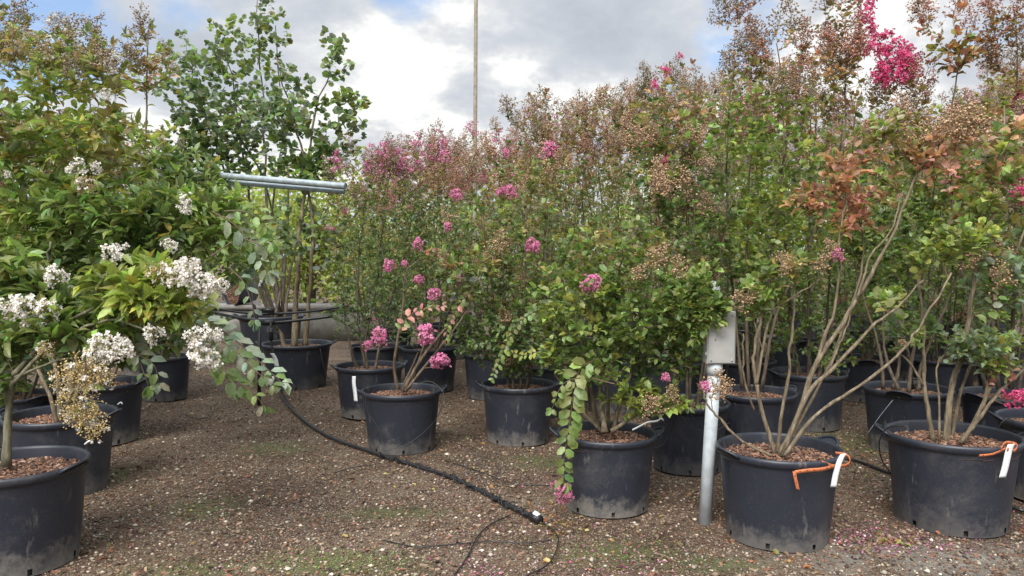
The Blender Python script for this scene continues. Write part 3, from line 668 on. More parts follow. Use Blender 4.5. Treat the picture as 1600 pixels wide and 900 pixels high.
p.lobes([p.PL(1580, 110, 50, 60, 22, ['b', 'r']), p.PL(1480, 30, 50, 40, 8, ['b', 'r']), p.PL(1565, 30, 50, 40, 11, ['r', 'b'])], .04, .6, heads=['seed', 'seedred'], hfrac=.95, upbias=1.6, hscale=1.1, leafL=.2)
for x, y, sc in ((1597, 160, .8), (1592, 300, 1.), (1600, 175, .9), (1588, 312, .6), (1575, 290, .5), (1515, 60, .35), (1560, 285, .4)): p.flower(x, y, 'mag', sc, leaf=False)
p.done()

# ---- C3, C2
root, loc = potted('potted_crape_myrtle', 'leafy dark green crape myrtle in the black pot right of the pink flowering one', 'potted shrub', 810, 5.72, .57, .435, .1)
p = Plant(root, loc, bark=M_bark_mid)
for i in range(9):
    a = i * .7; u = np.array((math.cos(a), math.sin(a), 0)); p.stem([loc + u * .07 + (0, 0, .37), loc + u * .13 + (0, 0, .7), loc + u * .22 + (0, 0, 1.2), loc + u * .3 + (0, 0, 1.75)], .009, .003)
p.lobes([p.PL(790, 515, 85, 50, 90, ['g', 'q', 'd'], -.1), p.PL(765, 430, 75, 60, 80, ['g', 'q', 'lg']), p.PL(850, 430, 90, 70, 70, ['g', 'lg', 'g']), p.PL(800, 345, 95, 60, 80, ['g', 'b', 'lg']), p.PL(840, 280, 90, 50, 60, ['b', 'g', 'b'], .15), p.PL(810, 562, 62, 28, 44, ['g', 'd'], -.1), p.PL(740, 520, 40, 40, 24, ['g', 'q'], -.05)], .042, .66, heads=['seedtan'], hfrac=.05)
for pts, n in (([(850, 480), (815, 500), (795, 530), (782, 560), (770, 590)], ['g', 'lg']), ([(880, 520), (850, 545), (820, 555), (800, 552)], ['y', 'lg']), ([(740, 450), (715, 480), (700, 510), (697, 530)], ['b', 'lg', 'pk'])):
    p.sprig([p.px(x, y, -.35) for x, y in pts], .055, .68, 'ovate', n, frac=.9)
for x, y in ((832, 385), (800, 300), (712, 305), (790, 240), (858, 236), (784, 300)): p.flower(x, y, 'pink', rng.uniform(.5, .85) if x < 832 else .9, dd=-.3)
p.done()
root, loc = potted('potted_crape_myrtle', 'crape myrtle in the dusty pot directly behind the white pipe', 'potted shrub', 1075, 4.98, .55, .44, .7)
p = Plant(root, loc, bark=M_bark_mid)
for i in range(6):
    a = i * 1.05 + .4; u = np.array((math.cos(a), math.sin(a), 0)); p.stem([loc + u * .06 + (0, 0, .37), loc + u * .12 + (0, 0, .7), loc + u * .2 + (0, 0, 1.3), loc + u * .28 + (0, 0, 2.)], .011, .003)
p.lobes([p.PL(1075, 500, 75, 45, 40, ['g', 'd', 'lg']), p.PL(1060, 330, 95, 85, 110, ['g', 'lg', 'g', 'd']), p.PL(1075, 420, 75, 50, 45, ['g', 'lg']), p.PL(1050, 235, 80, 60, 60, ['b', 'g', 'lg']), p.PL(1050, 170, 65, 40, 32, ['b', 'o', 'g'])], .046, .64, heads=['seedtan', 'seed'], hfrac=.28)
for x, y, sc in ((1040, 110, .42), (1022, 133, .42), (1085, 258, .42), (1040, 250, .4), (1062, 88, .3)): p.flower(x, y, 'mag', sc, leaf=False)
p.done()

# ---- C1: central drooping shrub
root, loc = potted('potted_crape_myrtle', 'crape myrtle with a leafy shoot hanging down its pot, centre front', 'potted shrub', 948, 4.2, .56, .42, 0.)
p = Plant(root, loc, .56, .42)
for pts, r in (([(935, 668), (925, 610), (915, 560), (900, 500), (880, 430)], .015), ([(945, 670), (938, 600), (945, 540), (960, 460), (975, 380)], .016), ([(950, 668), (948, 600), (925, 550)], .011), ([(955, 668), (990, 645), (1030, 620), (1075, 570), (1105, 520)], .012), ([(958, 668), (972, 615), (1000, 540), (1030, 450), (1040, 380)], .013), ([(940, 668), (905, 630), (870, 580), (850, 520)], .01)):
    p.stem([p.px(x, y + 6, rng.normal(0, .06)) for x, y in pts], r, .004)
p.lobes([p.PL(905, 480, 90, 70, 110, ['g', 'lg', 'g', 'y'], -.12), p.PL(1000, 490, 90, 70, 110, ['g', 'lg', 'g'], -.12), p.PL(960, 395, 105, 60, 90, ['g', 'b', 'lg']), p.PL(1055, 530, 70, 50, 66, ['g', 'lg', 'd'], -.1), p.PL(920, 560, 80, 38, 56, ['g', 'lg'], -.1), p.PL(1020, 575, 70, 30, 30, ['g', 'd']), p.PL(985, 620, 42, 30, 20, ['y', 'lg', 'y'], -.15), p.PL(1045, 622, 40, 20, 12, ['y', 'lg'], -.2), p.PL(1090, 480, 42, 60, 80, ['g', 'lg'], -.38, .08), p.PL(1075, 440, 50, 40, 22, ['g', 'lg'], -.25), p.PL(865, 520, 30, 50, 22, ['lg', 'g'])], .046, .66, leafL=.34)
p.sprig([p.px(x, y, -.28) for x, y in ((935, 560), (908, 575), (897, 610), (890, 660), (882, 710), (880, 752))], .086, .66, 'ovate', ['g', 'lg'], frac=.95, gap=.40, head='pink', hscale=.85)
p.sprig([p.px(x, y, -.3) for x, y in ((960, 600), (915, 590), (880, 600), (862, 640))], .06, .68, 'ovate', ['lg', 'g'], frac=.5)
for x, y, k, sc in ((922, 446, 'pink', .9), (1030, 400, 'seedtan', .9), (1060, 420, 'seedtan', .9), (1000, 425, 'seedtan', .8), (1100, 490, 'seedtan', 1.), (1120, 515, 'seedtan', .8), (1020, 632, 'seedtan', .9), (1050, 615, 'seedtan', .7), (1130, 608, 'seedtan', .9), (1098, 602, 'pink', .35), (1040, 590, 'pink', .4), (700, 355, 'seedtan', .1)):
    if x > 800: p.flower(x, y, k, sc, dd=-.3)
p.done()

# ---- M1: pink flowers, few dark stems
root, loc = potted('potted_crape_myrtle', 'open crape myrtle with big pink clusters in the pot beside the black hose', 'potted shrub', 628, 5.48, .58, .43, .15)
p = Plant(root, loc, .58, .43, bark=bark_mat('bark_brown', (.045, .03, .02), (.12, .085, .055), (.22, .17, .12)))
for pts, r, dd in (([(622, 602), (616, 570), (620, 530), (630, 470), (634, 420), (655, 400)], .014, 0), ([(630, 605), (655, 560), (690, 515), (712, 492), (740, 440)], .015, -.05), ([(634, 605), (665, 565), (705, 515), (730, 480)], .011, -.1), ([(627, 604), (645, 565), (653, 545)], .010, 0), ([(640, 600), (675, 500), (695, 470), (700, 400)], .008, .1)):
    p.stem([p.px(x, y + 6, dd) for x, y in pts], r, .004, wob=.003)
p.lobes([p.PL(722, 440, 45, 30, 16, ['g', 'lg', 'bl'], -.1), p.PL(735, 415, 60, 30, 18, ['lg', 'g', 'b']), p.PL(700, 400, 40, 25, 10, ['pk', 'b', 'lg']), p.PL(640, 490, 25, 15, 3, ['g', 'pk'])], .05, .66, leafL=.25)
p.sprig([p.px(x, y, -.2) for x, y in ((625, 520), (635, 498), (655, 485), (680, 480), (692, 478))], .06, .62, 'ovate', ['g', 'lg', 'pk'], gap=.8)
for x, y, sc in ((592, 526, 1.05), (575, 540, .55), (668, 524, 1.3), (688, 566, 1.05), (654, 382, .65), (608, 415, .75), (654, 438, .6), (712, 438, .75), (678, 460, .75), (700, 355, .5), (632, 412, .4)): p.flower(x, y, 'pink', sc, dd=-.25 if y > 500 else -.1, axis=(rng.normal(0, .3), -.4, .4), leaf=sc < 1, pal=('lg', 'g'))
p.done()

# ---- M2
root, loc = potted('potted_crape_myrtle', 'dark fine leaved crape myrtle in the pot half hidden behind the pink flowering one', 'potted shrub', 578, 6.65, .6, .44, .4)
p = Plant(root, loc, bark=M_bark_dark, twig=M_twig_dark)
for pts in ([(560, 575), (548, 540), (540, 500), (535, 440)], [(575, 578), (572, 520), (590, 430), (600, 330)], [(585, 578), (600, 500), (630, 400), (650, 300)], [(572, 575), (560, 500), (560, 400), (570, 300)]):
    p.stem([p.px(x, y + 6, rng.normal(0, .05)) for x, y in pts], .014, .004)
p.lobes([p.PL(590, 430, 90, 75, 150, ['d', 'q', 'g']), p.PL(600, 340, 100, 60, 120, ['q', 'g', 'b']), p.PL(670, 350, 80, 70, 90, ['d', 'g', 'q'], .2), p.PL(560, 480, 60, 36, 50, ['d', 'q']), p.PL(640, 470, 60, 40, 36, ['d', 'q'], .1)], .036, .5, droop=.25)
p.lobes([p.PL(590, 275, 75, 40, 60, ['b', 'g', 'b']), p.PL(660, 265, 80, 45, 60, ['b', 'b', 'r'])], .03, .5, heads=['seed', 'pinkhalf'], hfrac=.5, upbias=1.4)
for x, y in ((520, 358), (512, 356), (575, 262), (610, 312), (540, 330), (575, 255), (527, 238)): p.flower(x, y, 'pink', rng.uniform(.35, .6), leaf=False)
p.done()
for x, y, dd, sc in ((700, 235, .0, 1), ): pass

# ---- R1: bare stemmed front shrub
root, loc = potted('potted_crape_myrtle', 'bare stemmed crape myrtle topped with bronze leaves, left of the two orange taped pots', 'potted shrub', 1217, 3.75, .605, .45, .35)
p = Plant(root, loc)
stems = [([(1212, 712), (1190, 640), (1180, 590), (1178, 550), (1190, 495), (1200, 440)], .0125, .006, 0), ([(1182, 600), (1192, 545), (1203, 497), (1222, 475), (1272, 442), (1290, 425)], .009, .0035, 0), ([(1192, 548), (1180, 510), (1174, 480)], .005, .003, 0),
    ([(1178, 640), (1165, 600), (1161, 560), (1163, 520)], .006, .004, .02), ([(1214, 712), (1222, 640), (1233, 583), (1235, 533), (1242, 464), (1240, 430)], .011, .005, .06),
    ([(1218, 712), (1247, 650), (1272, 575), (1310, 515), (1342, 462), (1375, 403), (1410, 330), (1440, 255)], .017, .006, -.03), ([(1275, 570), (1290, 520), (1303, 489), (1312, 428), (1312, 380), (1322, 300)], .010, .005, -.03),
    ([(1340, 464), (1352, 425), (1362, 395), (1392, 360), (1408, 300)], .007, .004, -.05), ([(1222, 712), (1262, 615), (1300, 578), (1361, 511), (1400, 483), (1442, 435)], .013, .0045, -.08), ([(1295, 580), (1310, 540), (1322, 515), (1335, 470)], .007, .004, -.05),
    ([(1226, 712), (1275, 648), (1345, 602), (1400, 557), (1435, 513), (1487, 427)], .0105, .005, -.14), ([(1205, 712), (1160, 690), (1125, 655), (1105, 628), (1098, 608)], .009, .004, -.12), ([(1220, 712), (1260, 640), (1300, 560), (1345, 430), (1345, 350), (1338, 300)], .009, .004, .1)]
for pts, a, b, dd in stems: p.stem([p.px(x, y, dd) for x, y in pts], a * .88, b * .9, wob=.005)
p.lobes([p.PL(1310, 302, 72, 32, 34, ['o', 'r', 'o', 'pk'], 0, .18), p.PL(1328, 258, 34, 32, 16, ['o', 'pk', 'o'], 0, .1), p.PL(1390, 285, 35, 35, 12, ['o', 'b', 'lg'], 0, .1), p.PL(1335, 345, 34, 14, 12, ['o', 'pk'], 0, .08), p.PL(1260, 325, 26, 16, 8, ['o', 'pk', 'b'], 0, .08)], .046, .64, leafL=.12)
p.lobes([p.PL(1465, 235, 50, 40, 34, ['o', 'b', 'o', 'pk'], .0, .15), p.PL(1425, 235, 30, 30, 12, ['b', 'o']), p.PL(1390, 200, 45, 30, 16, ['b', 'lg'])], .040, .64, leafL=.16, heads=['seedtan'], hfrac=.2)
p.lobes([p.PL(1500, 375, 60, 30, 40, ['lg', 'y', 'lg'], -.1, .14), p.PL(1455, 400, 28, 20, 12, ['y', 'lg'], -.1)], .040, .74, 'round', leafL=.15)
p.lobes([p.PL(1225, 420, 50, 25, 16, ['g', 'lg', 'b']), p.PL(1190, 450, 45, 25, 12, ['lg', 'g']), p.PL(1378, 465, 26, 22, 7, ['y', 'lg'], 0, .06), p.PL(1165, 480, 30, 14, 6, ['g', 'lg'])], .05, .66, leafL=.14)
for x, y, k, sc in ((1310, 398, 'pink', .5), (1285, 410, 'seedtan', .8), (1225, 410, 'seedtan', .8), (1165, 465, 'seedtan', .9), (1298, 385, 'seedtan', .6), (1120, 600, 'seedtan', 1.), (1105, 605, 'pink', .4), (1410, 535, 'seedtan', .3)): p.flower(x, y, k, sc, dd=-.08, leaf=False)
p.done()

# ---- R2
root, loc = potted('potted_crape_myrtle', 'thick stemmed crape myrtle with pale blue-green leaves in the right front pot', 'potted shrub', 1488, 3.95, .65, .47, -.3)
p = Plant(root, loc, .65, .47)
for pts, a, b, dd in (([(1458, 690), (1450, 640), (1444, 600), (1443, 560), (1442, 500), (1430, 400)], .013, .006, 0), ([(1445, 605), (1420, 565), (1395, 545)], .007, .004, 0), ([(1478, 692), (1482, 640), (1490, 590), (1503, 555), (1520, 450), (1530, 330)], .019, .008, 0), ([(1504, 692), (1532, 640), (1550, 600), (1580, 560), (1596, 520)], .012, .006, -.08), ([(1500, 692), (1525, 660), (1565, 610), (1620, 560)], .011, .006, -.12), ([(1468, 692), (1467, 620), (1463, 575), (1476, 555)], .006, .004, -.05), ([(1536, 640), (1545, 590), (1546, 555)], .008, .005, -.08), ([(1486, 692), (1505, 600), (1560, 470), (1600, 360)], .010, .005, .1)):
    p.stem([p.px(x, y, dd) for x, y in pts], a, b, wob=.003)
p.lobes([p.PL(1535, 540, 64, 30, 48, ['bl', 'bl', 'lg'], -.1, .14), p.PL(1505, 555, 30, 18, 9, ['bl', 'g'], -.1), p.PL(1570, 575, 35, 18, 9, ['lg', 'bl', 'pk'], -.12)], .042, .64, leafL=.16)
p.lobes([p.PL(1560, 440, 60, 60, 26, ['bl', 'g', 'bl']), p.PL(1530, 330, 70, 60, 40, ['lg', 'g', 'b']), p.PL(1560, 240, 60, 50, 30, ['b', 'o', 'lg']), p.PL(1425, 520, 35, 30, 9, ['g', 'lg', 'd'])], .055, .68, leafL=.2, heads=['seedtan'], hfrac=.12)
for x, y, sc in ((1588, 622, .62), (1607, 618, .6), (1600, 300, .6)): p.flower(x, y, 'mag', sc, dd=-.2, leaf=False, axis=(.2, -.3, .3))
p.done()
# R6 right edge pot
root, loc = potted('potted_crape_myrtle', 'crape myrtle in the rightmost pot, cut off by the right photo edge', 'potted shrub', 1652, 4.35, .62, .46, 2.9)
p = Plant(root, loc, .62, .46)
for i in range(5):
    a = i * 1.25; u = np.array((math.cos(a), math.sin(a), 0)); p.stem([loc + u * .06 + (0, 0, .38), loc + u * .12 + (0, 0, .8), loc + u * .25 + (0, 0, 1.5), loc + u * .3 + (0, 0, 2.3)], .013, .004)
p.lobes([p.PL(1660, 380, 80, 110, 60, ['bl', 'g', 'lg']), p.PL(1665, 240, 80, 90, 50, ['b', 'g', 'o'])], .055, .68, heads=['seed'], hfrac=.3)
p.done()

# ------------------------------------------------------------------ left block: white flowering kind
LW = dict(size=.085, ratio=.50, kind='lance', droop=.45, gap=.5)
WH = 'white flowering crape myrtles at the left'
root, loc = potted('potted_crape_myrtle', 'white flowering crape myrtle in the nearest pot at the lower left corner', 'potted shrub', 18, 3.42, .63, .46, -.15, WH)
p = Plant(root, loc, .63, .46, bark=bark_mat('bark_mossy', (.06, .06, .035), (.15, .14, .085), (.26, .24, .16)))
for pts, a, b, dd in (([(10, 728), (14, 640), (25, 580), (40, 535), (80, 480)], .019, .010, 0), ([(22, 585), (45, 560), (85, 520), (150, 480), (220, 470), (290, 480)], .012, .004, -.1), ([(15, 640), (0, 590), (-40, 540), (-60, 460)], .012, .005, 0), ([(40, 540), (60, 470), (70, 420), (80, 380)], .010, .004, .1), ([(24, 590), (60, 575), (110, 560), (140, 600)], .007, .003, -.15), ([(20, 600), (80, 540), (170, 500), (240, 520)], .009, .004, -.15)):
    p.stem([p.px(x, y, dd) for x, y in pts], a, b, wob=.004)
p.lobes([p.PL(215, 450, 75, 40, 60, ['y', 'lg', 'y'], -.1, .15), p.PL(120, 510, 95, 38, 55, ['g', 'lg'], -.02, .2), p.PL(20, 540, 60, 40, 34, ['g', 'd', 'lg']), p.PL(10, 425, 50, 40, 34, ['g', 'lg']), p.PL(280, 480, 45, 24, 22, ['y', 'y', 'lg'], -.1), p.PL(85, 470, 50, 35, 26, ['g', 'lg']), p.PL(5, 600, 25, 20, 6, ['g']), p.PL(250, 520, 60, 30, 18, ['bl', 'g'], .15), p.PL(160, 545, 70, 25, 14, ['g', 'd'], .2)], leafL=.22, **LW)
for x, y, k, sc, dd in ((42, 482, 'white', 1., -.2), (15, 478, 'white', .8, -.2), (75, 485, 'white', .8, -.2), (86, 432, 'white', .75, -.1), (165, 540, 'white', .95, -.3), (190, 545, 'white', .8, -.3), (152, 555, 'white', .7, -.3), (240, 522, 'white', .65, -.2), (275, 428, 'white', .95, -.2), (305, 435, 'white', 1., -.2), (325, 445, 'white', .8, -.2), (292, 415, 'white', .8, -.2), (312, 530, 'white', .9, -.25), (318, 556, 'white', .95, -.25), (335, 525, 'white', .6, -.2), (180, 396, 'white', .8, 0), (250, 425, 'cream', .8, -.2), (130, 575, 'cream', 1.1, -.4), (105, 590, 'cream', 1.0, -.4), (155, 590, 'cream', .9, -.4), (130, 650, 'cream', 1., -.45), (145, 665, 'cream', .9, -.45), (112, 630, 'cream', .9, -.45), (70, 545, 'cream', .5, -.4), (345, 447, 'white', .5, -.2), (265, 382, 'white', .5, 0)):
    ax = (rng.normal(0, .5), -.5, .2) if y < 600 else (rng.normal(0, .3), -.3, -.8); p.flower(x, y, k, sc, dd, axis=ax, leaf=False)
# long drooping shoots with broad blue-green leaves
for pts, sz in (([(290, 480, .15), (330, 505, .1), (365, 530, .05), (400, 560, 0), (440, 598, -.05)], .085), ([(310, 510, .1), (325, 545, 0), (345, 580, 0), (370, 610, 0)], .08), ([(190, 510, .1), (205, 545, 0), (240, 570, -.03), (248, 600, -.05)], .085), ([(330, 330, .2), (365, 350, .2), (395, 385, .2), (418, 425, .2)], .09), ([(350, 330, .2), (380, 330, .2), (408, 345, .2), (425, 375, .2)], .09), ([(360, 420, .1), (380, 440, .1), (392, 470, .1), (398, 500, .1)], .07), ([(300, 500, .1), (335, 525, 0), (370, 550, -.05), (400, 580, -.1), (425, 600, -.1)], .08), ([(330, 520, .05), (345, 560, 0), (360, 590, -.05), (395, 612, -.1), (410, 632, -.1)], .08), ([(200, 500, .05), (210, 540, 0), (222, 575, -.03), (232, 602, -.05)], .085), ([(330, 400, .2), (370, 375, .2), (400, 380, .2), (425, 400, .2)], .07)):
    p.sprig([p.px(x, y, dd) for x, y, dd in pts], sz, .56, 'ovate', ['bl', 'bl', 'g'], frac=.85, gap=.58, droop=.3)
p.sprig([p.px(x, y, -.4) for x, y in ((130, 560), (140, 590), (145, 625), (130, 640))], .07, .5, 'lance', ['lg', 'y'], frac=.6)
p.done()

def left_shrub(label, px, d, stems, lobs, tops, fl, W=.6, H=.45, rz=0.):
    root, loc = potted('potted_crape_myrtle', label, 'potted shrub', px, d, W, H, rz, WH); p = Plant(root, loc, W, H)
    for pts, r in stems: p.stem([p.px(x, y, rng.normal(0, .06)) for x, y in pts], r, .004)
    p.lobes([p.PL(*l) for l in lobs], leafL=.3, **LW)
    if tops: p.lobes([p.PL(*l) for l in tops], .07, .5, 'lance', heads=['seed', 'cream'], hfrac=.3, upbias=1.4, leafL=.25)
    for x, y, k, sc, dd in fl: p.flower(x, y, k, sc, dd, leaf=False)
    p.done()
left_shrub('leafy white crape myrtle in the pot just behind the lower left corner pot', 95, 4.5,
    [([(95, 665), (90, 590), (70, 500), (50, 400), (30, 280)], .016), ([(102, 665), (115, 590), (130, 480), (125, 330), (115, 200)], .016), ([(105, 665), (125, 600), (170, 480), (230, 380), (280, 330)], .013), ([(90, 665), (70, 600), (0, 480), (-40, 350)], .013), ([(104, 640), (130, 520), (190, 400), (215, 250)], .012)],
    [(55, 330, 90, 90, 105, ['g', 'lg', 'lg']), (165, 340, 90, 75, 100, ['g', 'lg', 'g']), (265, 345, 80, 60, 80, ['g', 'lg', 'd']), (30, 210, 80, 80, 52, ['b', 'lg', 'lg']), (140, 225, 85, 65, 56, ['lg', 'y', 'b']), (60, 420, 80, 45, 50, ['g', 'lg', 'd']), (200, 420, 80, 45, 50, ['lg', 'g']), (340, 345, 60, 50, 44, ['g', 'lg'])],
    [(60, 110, 75, 60, 36, ['b', 'lg', 'lg']), (160, 130, 55, 50, 24, ['lg', 'y', 'b'])],
    [(290, 318, 'white', .75, -.3), (120, 262, 'white', .7, -.4), (150, 262, 'white', .45, -.4), (135, 290, 'cream', .8, -.4), (125, 285, 'white', .35, -.4), (165, 147, 'white', .5, -.2), (172, 105, 'white', .6, -.1), (180, 90, 'white', .5, -.1), (12, 272, 'white', .3, -.4)], .62, .46)
left_shrub('taller crape myrtle with olive and bronze tip leaves, third pot back at the left', 160, 5.7,
    [([(155, 610), (150, 520), (120, 400), (90, 250), (60, 80)], .016), ([(165, 610), (180, 500), (215, 350), (228, 200), (232, 40)], .016), ([(170, 610), (210, 500), (270, 400), (330, 320)], .013), ([(160, 610), (160, 450), (150, 300), (140, 150)], .014)],
    [(210, 260, 80, 80, 60, ['lg', 'y', 'b']), (290, 280, 80, 50, 60, ['g', 'lg', 'd']), (350, 370, 70, 50, 50, ['g', 'lg', 'bl']), (200, 480, 100, 50, 44, ['g', 'd', 'lg']), (385, 400, 45, 55, 30, ['bl', 'g', 'lg'], -.6), (300, 500, 55, 40, 26, ['bl', 'g'], -.8), (90, 470, 80, 50, 30, ['g', 'd', 'lg']), (90, 200, 80, 70, 40, ['lg', 'b', 'g'])],
    [(225, 110, 35, 70, 26, ['b', 'b', 'o', 'lg']), (100, 100, 90, 60, 44, ['lg', 'b', 'lg']), (25, 55, 70, 45, 26, ['b', 'lg']), (170, 100, 40, 40, 12, ['lg', 'b'])],
    [(150, 75, 'cream', .6, 0)])
left_shrub('small crape myrtle in the narrow dark pot nearest left of the irrigation line', 258, 7.4,
    [([(255, 560), (245, 480), (230, 400), (240, 280)], .013), ([(262, 560), (275, 480), (300, 380), (320, 300)], .013)],
    [(270, 400, 60, 70, 40, ['d', 'g', 'g']), (290, 300, 60, 60, 36, ['g', 'lg']), (250, 490, 40, 25, 14, ['d', 'g'])], None, [], .5, .42)
for px, d, lab in ((-190, 5.0, 'crape myrtle beyond the left photo edge beside the nearest pot'), (-260, 7.2, 'crape myrtle well beyond the left photo edge'), (-40, 8.8, 'crape myrtle at the far back of the left block'), (110, 9.8, 'crape myrtle at the back of the left block near the concrete wall'), (25, 5.7, 'dark pot with a leafy crape myrtle at the left photo edge behind the second pot'), (110, 7.2, 'crape myrtle in a shaded pot deep behind the left front pots'), (-60, 6.8, 'crape myrtle mostly beyond the left photo edge, deep in the left block')):
    c = copy_tree(C); c.location = ((px - 800) / F * d, d, 0); c.scale = (.9, .9, .78); c.rotation_euler = (0, 0, px * .1); c['label'] = lab; c['group'] = WH

# ------------------------------------------------------------------ round leaved trees (back left)
def redbud(label, px, d, W, H, stems, lobs, thick=.02):
    root, loc = potted('potted_round_leaved_tree', label, 'potted tree', px, d, W, H, .2, 'round leaved multi stemmed trees at the back left'); p = Plant(root, loc, W, H, bark=M_bark if px > 450 else M_bark_dark, twig=M_twig_dark)
    for pts, r in stems: p.stem([p.px(x, y, rng.normal(0, .1)) for x, y in pts], r, .005, wob=.02)
    p.lobes([p.PL(*l) for l in lobs], .068, .92, 'round', leafL=.24, gap=.60, droop=.7, upbias=.9)
    p.done()
redbud('round leaved tree with three pale trunks in a large dark pot by the irrigation line', 465, 8.1, .74, .47,
    [([(460, 545), (462, 480), (468, 400), (475, 320), (490, 200), (520, 90)], .034), ([(476, 545), (482, 480), (488, 400), (485, 320), (460, 200), (430, 90)], .03), ([(448, 550), (438, 520), (425, 500)], .028)],
    [(440, 170, 60, 65, 62, ['bl', 'q', 'bl', 'g']), (530, 210, 38, 60, 30, ['bl', 'q', 'bl', 'g']), (525, 85, 28, 40, 16, ['g', 'bl']), (548, 155, 28, 22, 14, ['bl', 'lg']), (470, 260, 65, 45, 50, ['d', 'g']), (450, 360, 60, 50, 26, ['bl', 'q', 'd']), (515, 380, 35, 50, 14, ['bl', 'lg'])])
redbud('dense multi stemmed round leaved tree rising highest at the back left', 425, 10.2, .85, .6,
    [([(428, 500), (400, 430), (370, 330), (330, 200), (290, 80)], .03), ([(432, 500), (410, 430), (395, 330), (375, 200), (350, 60)], .03), ([(436, 500), (430, 420), (415, 300), (410, 160), (400, 0)], .03), ([(440, 500), (445, 420), (450, 300), (440, 180), (430, 40)], .026), ([(445, 500), (455, 420), (480, 320), (500, 220)], .022), ([(430, 500), (440, 400), (400, 260), (330, 150)], .022), ([(436, 500), (420, 380), (440, 240), (470, 120)], .02), ([(425, 500), (390, 420), (340, 330), (290, 260)], .022)],
    [(300, 130, 65, 75, 100, ['bl', 'q', 'bl', 'g']), (350, 200, 85, 60, 100, ['bl', 'q', 'd']), (290, 220, 60, 50, 70, ['d', 'g']), (370, 80, 50, 60, 60, ['bl', 'lg']), (415, 40, 32, 60, 28, ['bl', 'lg']), (400, 180, 60, 50, 60, ['g', 'bl']), (360, 255, 100, 35, 60, ['d', 'q'])])
c = copy_tree(C); c.location = (*P(225, 400, 9.)[:2], 0); c.scale = (1, 1, .9); c['label'] = 'leafy shrub behind the metal pipes at the back left'; del c['group']

# ------------------------------------------------------------------ far trees beyond the yard
def far_tree(label, px, d, h, wdt, pal):
    loc = np.array(((px - 800) / F * d, d, 0.)); root = empty('broadleaf_tree', loc); tag(root, label, 'tree', 'broadleaf trees beyond the nursery')
    mb = MB(); pts = smooth([loc, loc + (.1, 0, h * .4), loc + (-.1, .1, h * .8)], 5); tube(mb, pts, np.linspace(.16, .05, len(pts)), 9)
    for k in range(7):
        a = k * .9 + rng.random(); st = pts[4 + k % 4]; e = loc + np.array((math.cos(a) * wdt * .35, math.sin(a) * wdt * .35, h * rng.uniform(.55, .9))); tube(mb, smooth([st, (st + e) / 2 + (0, 0, -.1), e], 4), np.linspace(.06, .015, 9), 6)
    mb.build('trunk', M_bark_dark, root, origin=loc)
    fb = MB(); n = 6500; cl = nrm(rng.normal(0, 1, (46, 3))) * rng.random((46, 1)) ** .45 * (wdt / 2, wdt / 2, h * .42) + (0, 0, h * .56)
    k = rng.integers(0, 46, n); pos = loc + cl[k] + rng.normal(0, 1, (n, 3)) * (.16 * wdt / 2 + .1); pos[:, 2] = np.maximum(pos[:, 2], .15)
    leaves(fb, pos, nrm(rng.normal(0, 1, (n, 3))), nrm(rng.normal(0, .6, (n, 3)) + (0, 0, 1)), rng.uniform(.10, .17, n), .6, 'ovate', leafcol(pal, n))
    fb.build('crown', M_leaf, root, origin=loc)
for a in (('low pale green tree just past the concrete wall, seen through the stems', 480, 17, 3.3, 4., ['lg', 'y']), ('dark bushy tree beyond the left end of the concrete wall', 300, 19, 3.2, 5., ['g', 'd']), ('broad tree beyond the yard behind the pink flowered shrubs', 640, 20, 3.0, 5., ['g', 'lg']), ('grey-green tree beyond the yard at the far left', 90, 20, 3.6, 6., ['g', 'bl']),
          ('tree beyond the middle rows of shrubs', 880, 21, 3.4, 6., ['g', 'd']), ('tree beyond the right rows, behind the electrical box', 1130, 21, 3.6, 6., ['g', 'lg']), ('tree beyond the right rows, behind the bare stemmed shrub', 1380, 20, 3.6, 6., ['g', 'd']), ('tree beyond the yard at the far right', 1640, 20, 3.8, 6., ['g', 'lg'])): far_tree(*a)


# ------------------------------------------------------------------ yard furniture
wl = MB(); a = P(120, 500, 12.9); b = P(600, 500, 12.4)
dirv = nrm((b - a) * (1, 1, 0)); nv = np.array((-dirv[1], dirv[0], 0))
def wallbox(mb, p0, p1, th, z0, z1):
    v = []
    for z in (z0, z1):
        for q in (p0, p1):
            for s in (0, 1): v.append((q[0] + nv[0] * th * s, q[1] + nv[1] * th * s, z))
    mb.add(v, [(0, 1, 3, 2), (4, 6, 7, 5), (0, 2, 6, 4), (1, 5, 7, 3), (0, 4, 5, 1), (2, 3, 7, 6)])
wr = empty('concrete_wall', (a[0], a[1], 0)); tag(wr, 'low weathered concrete wall at the back left with a pot lying on it', 'wall')
wl = MB(); wallbox(wl, a, b, .55, 0, .50); wl.build('wall_body', M_conc, wr, origin=(a[0], a[1], 0))
wl = MB(); wallbox(wl, a - dirv * .05 - nv * .04, b + dirv * .05 - nv * .04, .65, .503, .58); wl.build('coping', M_conc, wr, origin=(a[0], a[1], 0))

# pot lying on its side
tq = P(372, 455, 12.75); r = empty('tipped_pot', (tq[0], 12.75, .585 + .24)); tag(r, 'empty looking black pot tipped on its side on the concrete wall', 'pot')
po = add_mesh(ME_pot, 'pot', r); po.rotation_euler = (R(92), R(0), R(-38)); po.location = (.16, .20, 0); po.scale = (.88, .88, .88)
m2 = add_mesh(ME_mulch[0], 'bark_mulch', r); m2.rotation_euler = po.rotation_euler; m2.location = po.location; m2.scale = po.scale
for me in (ME_hl, ME_hr): add_mesh(me, 'handle', po)

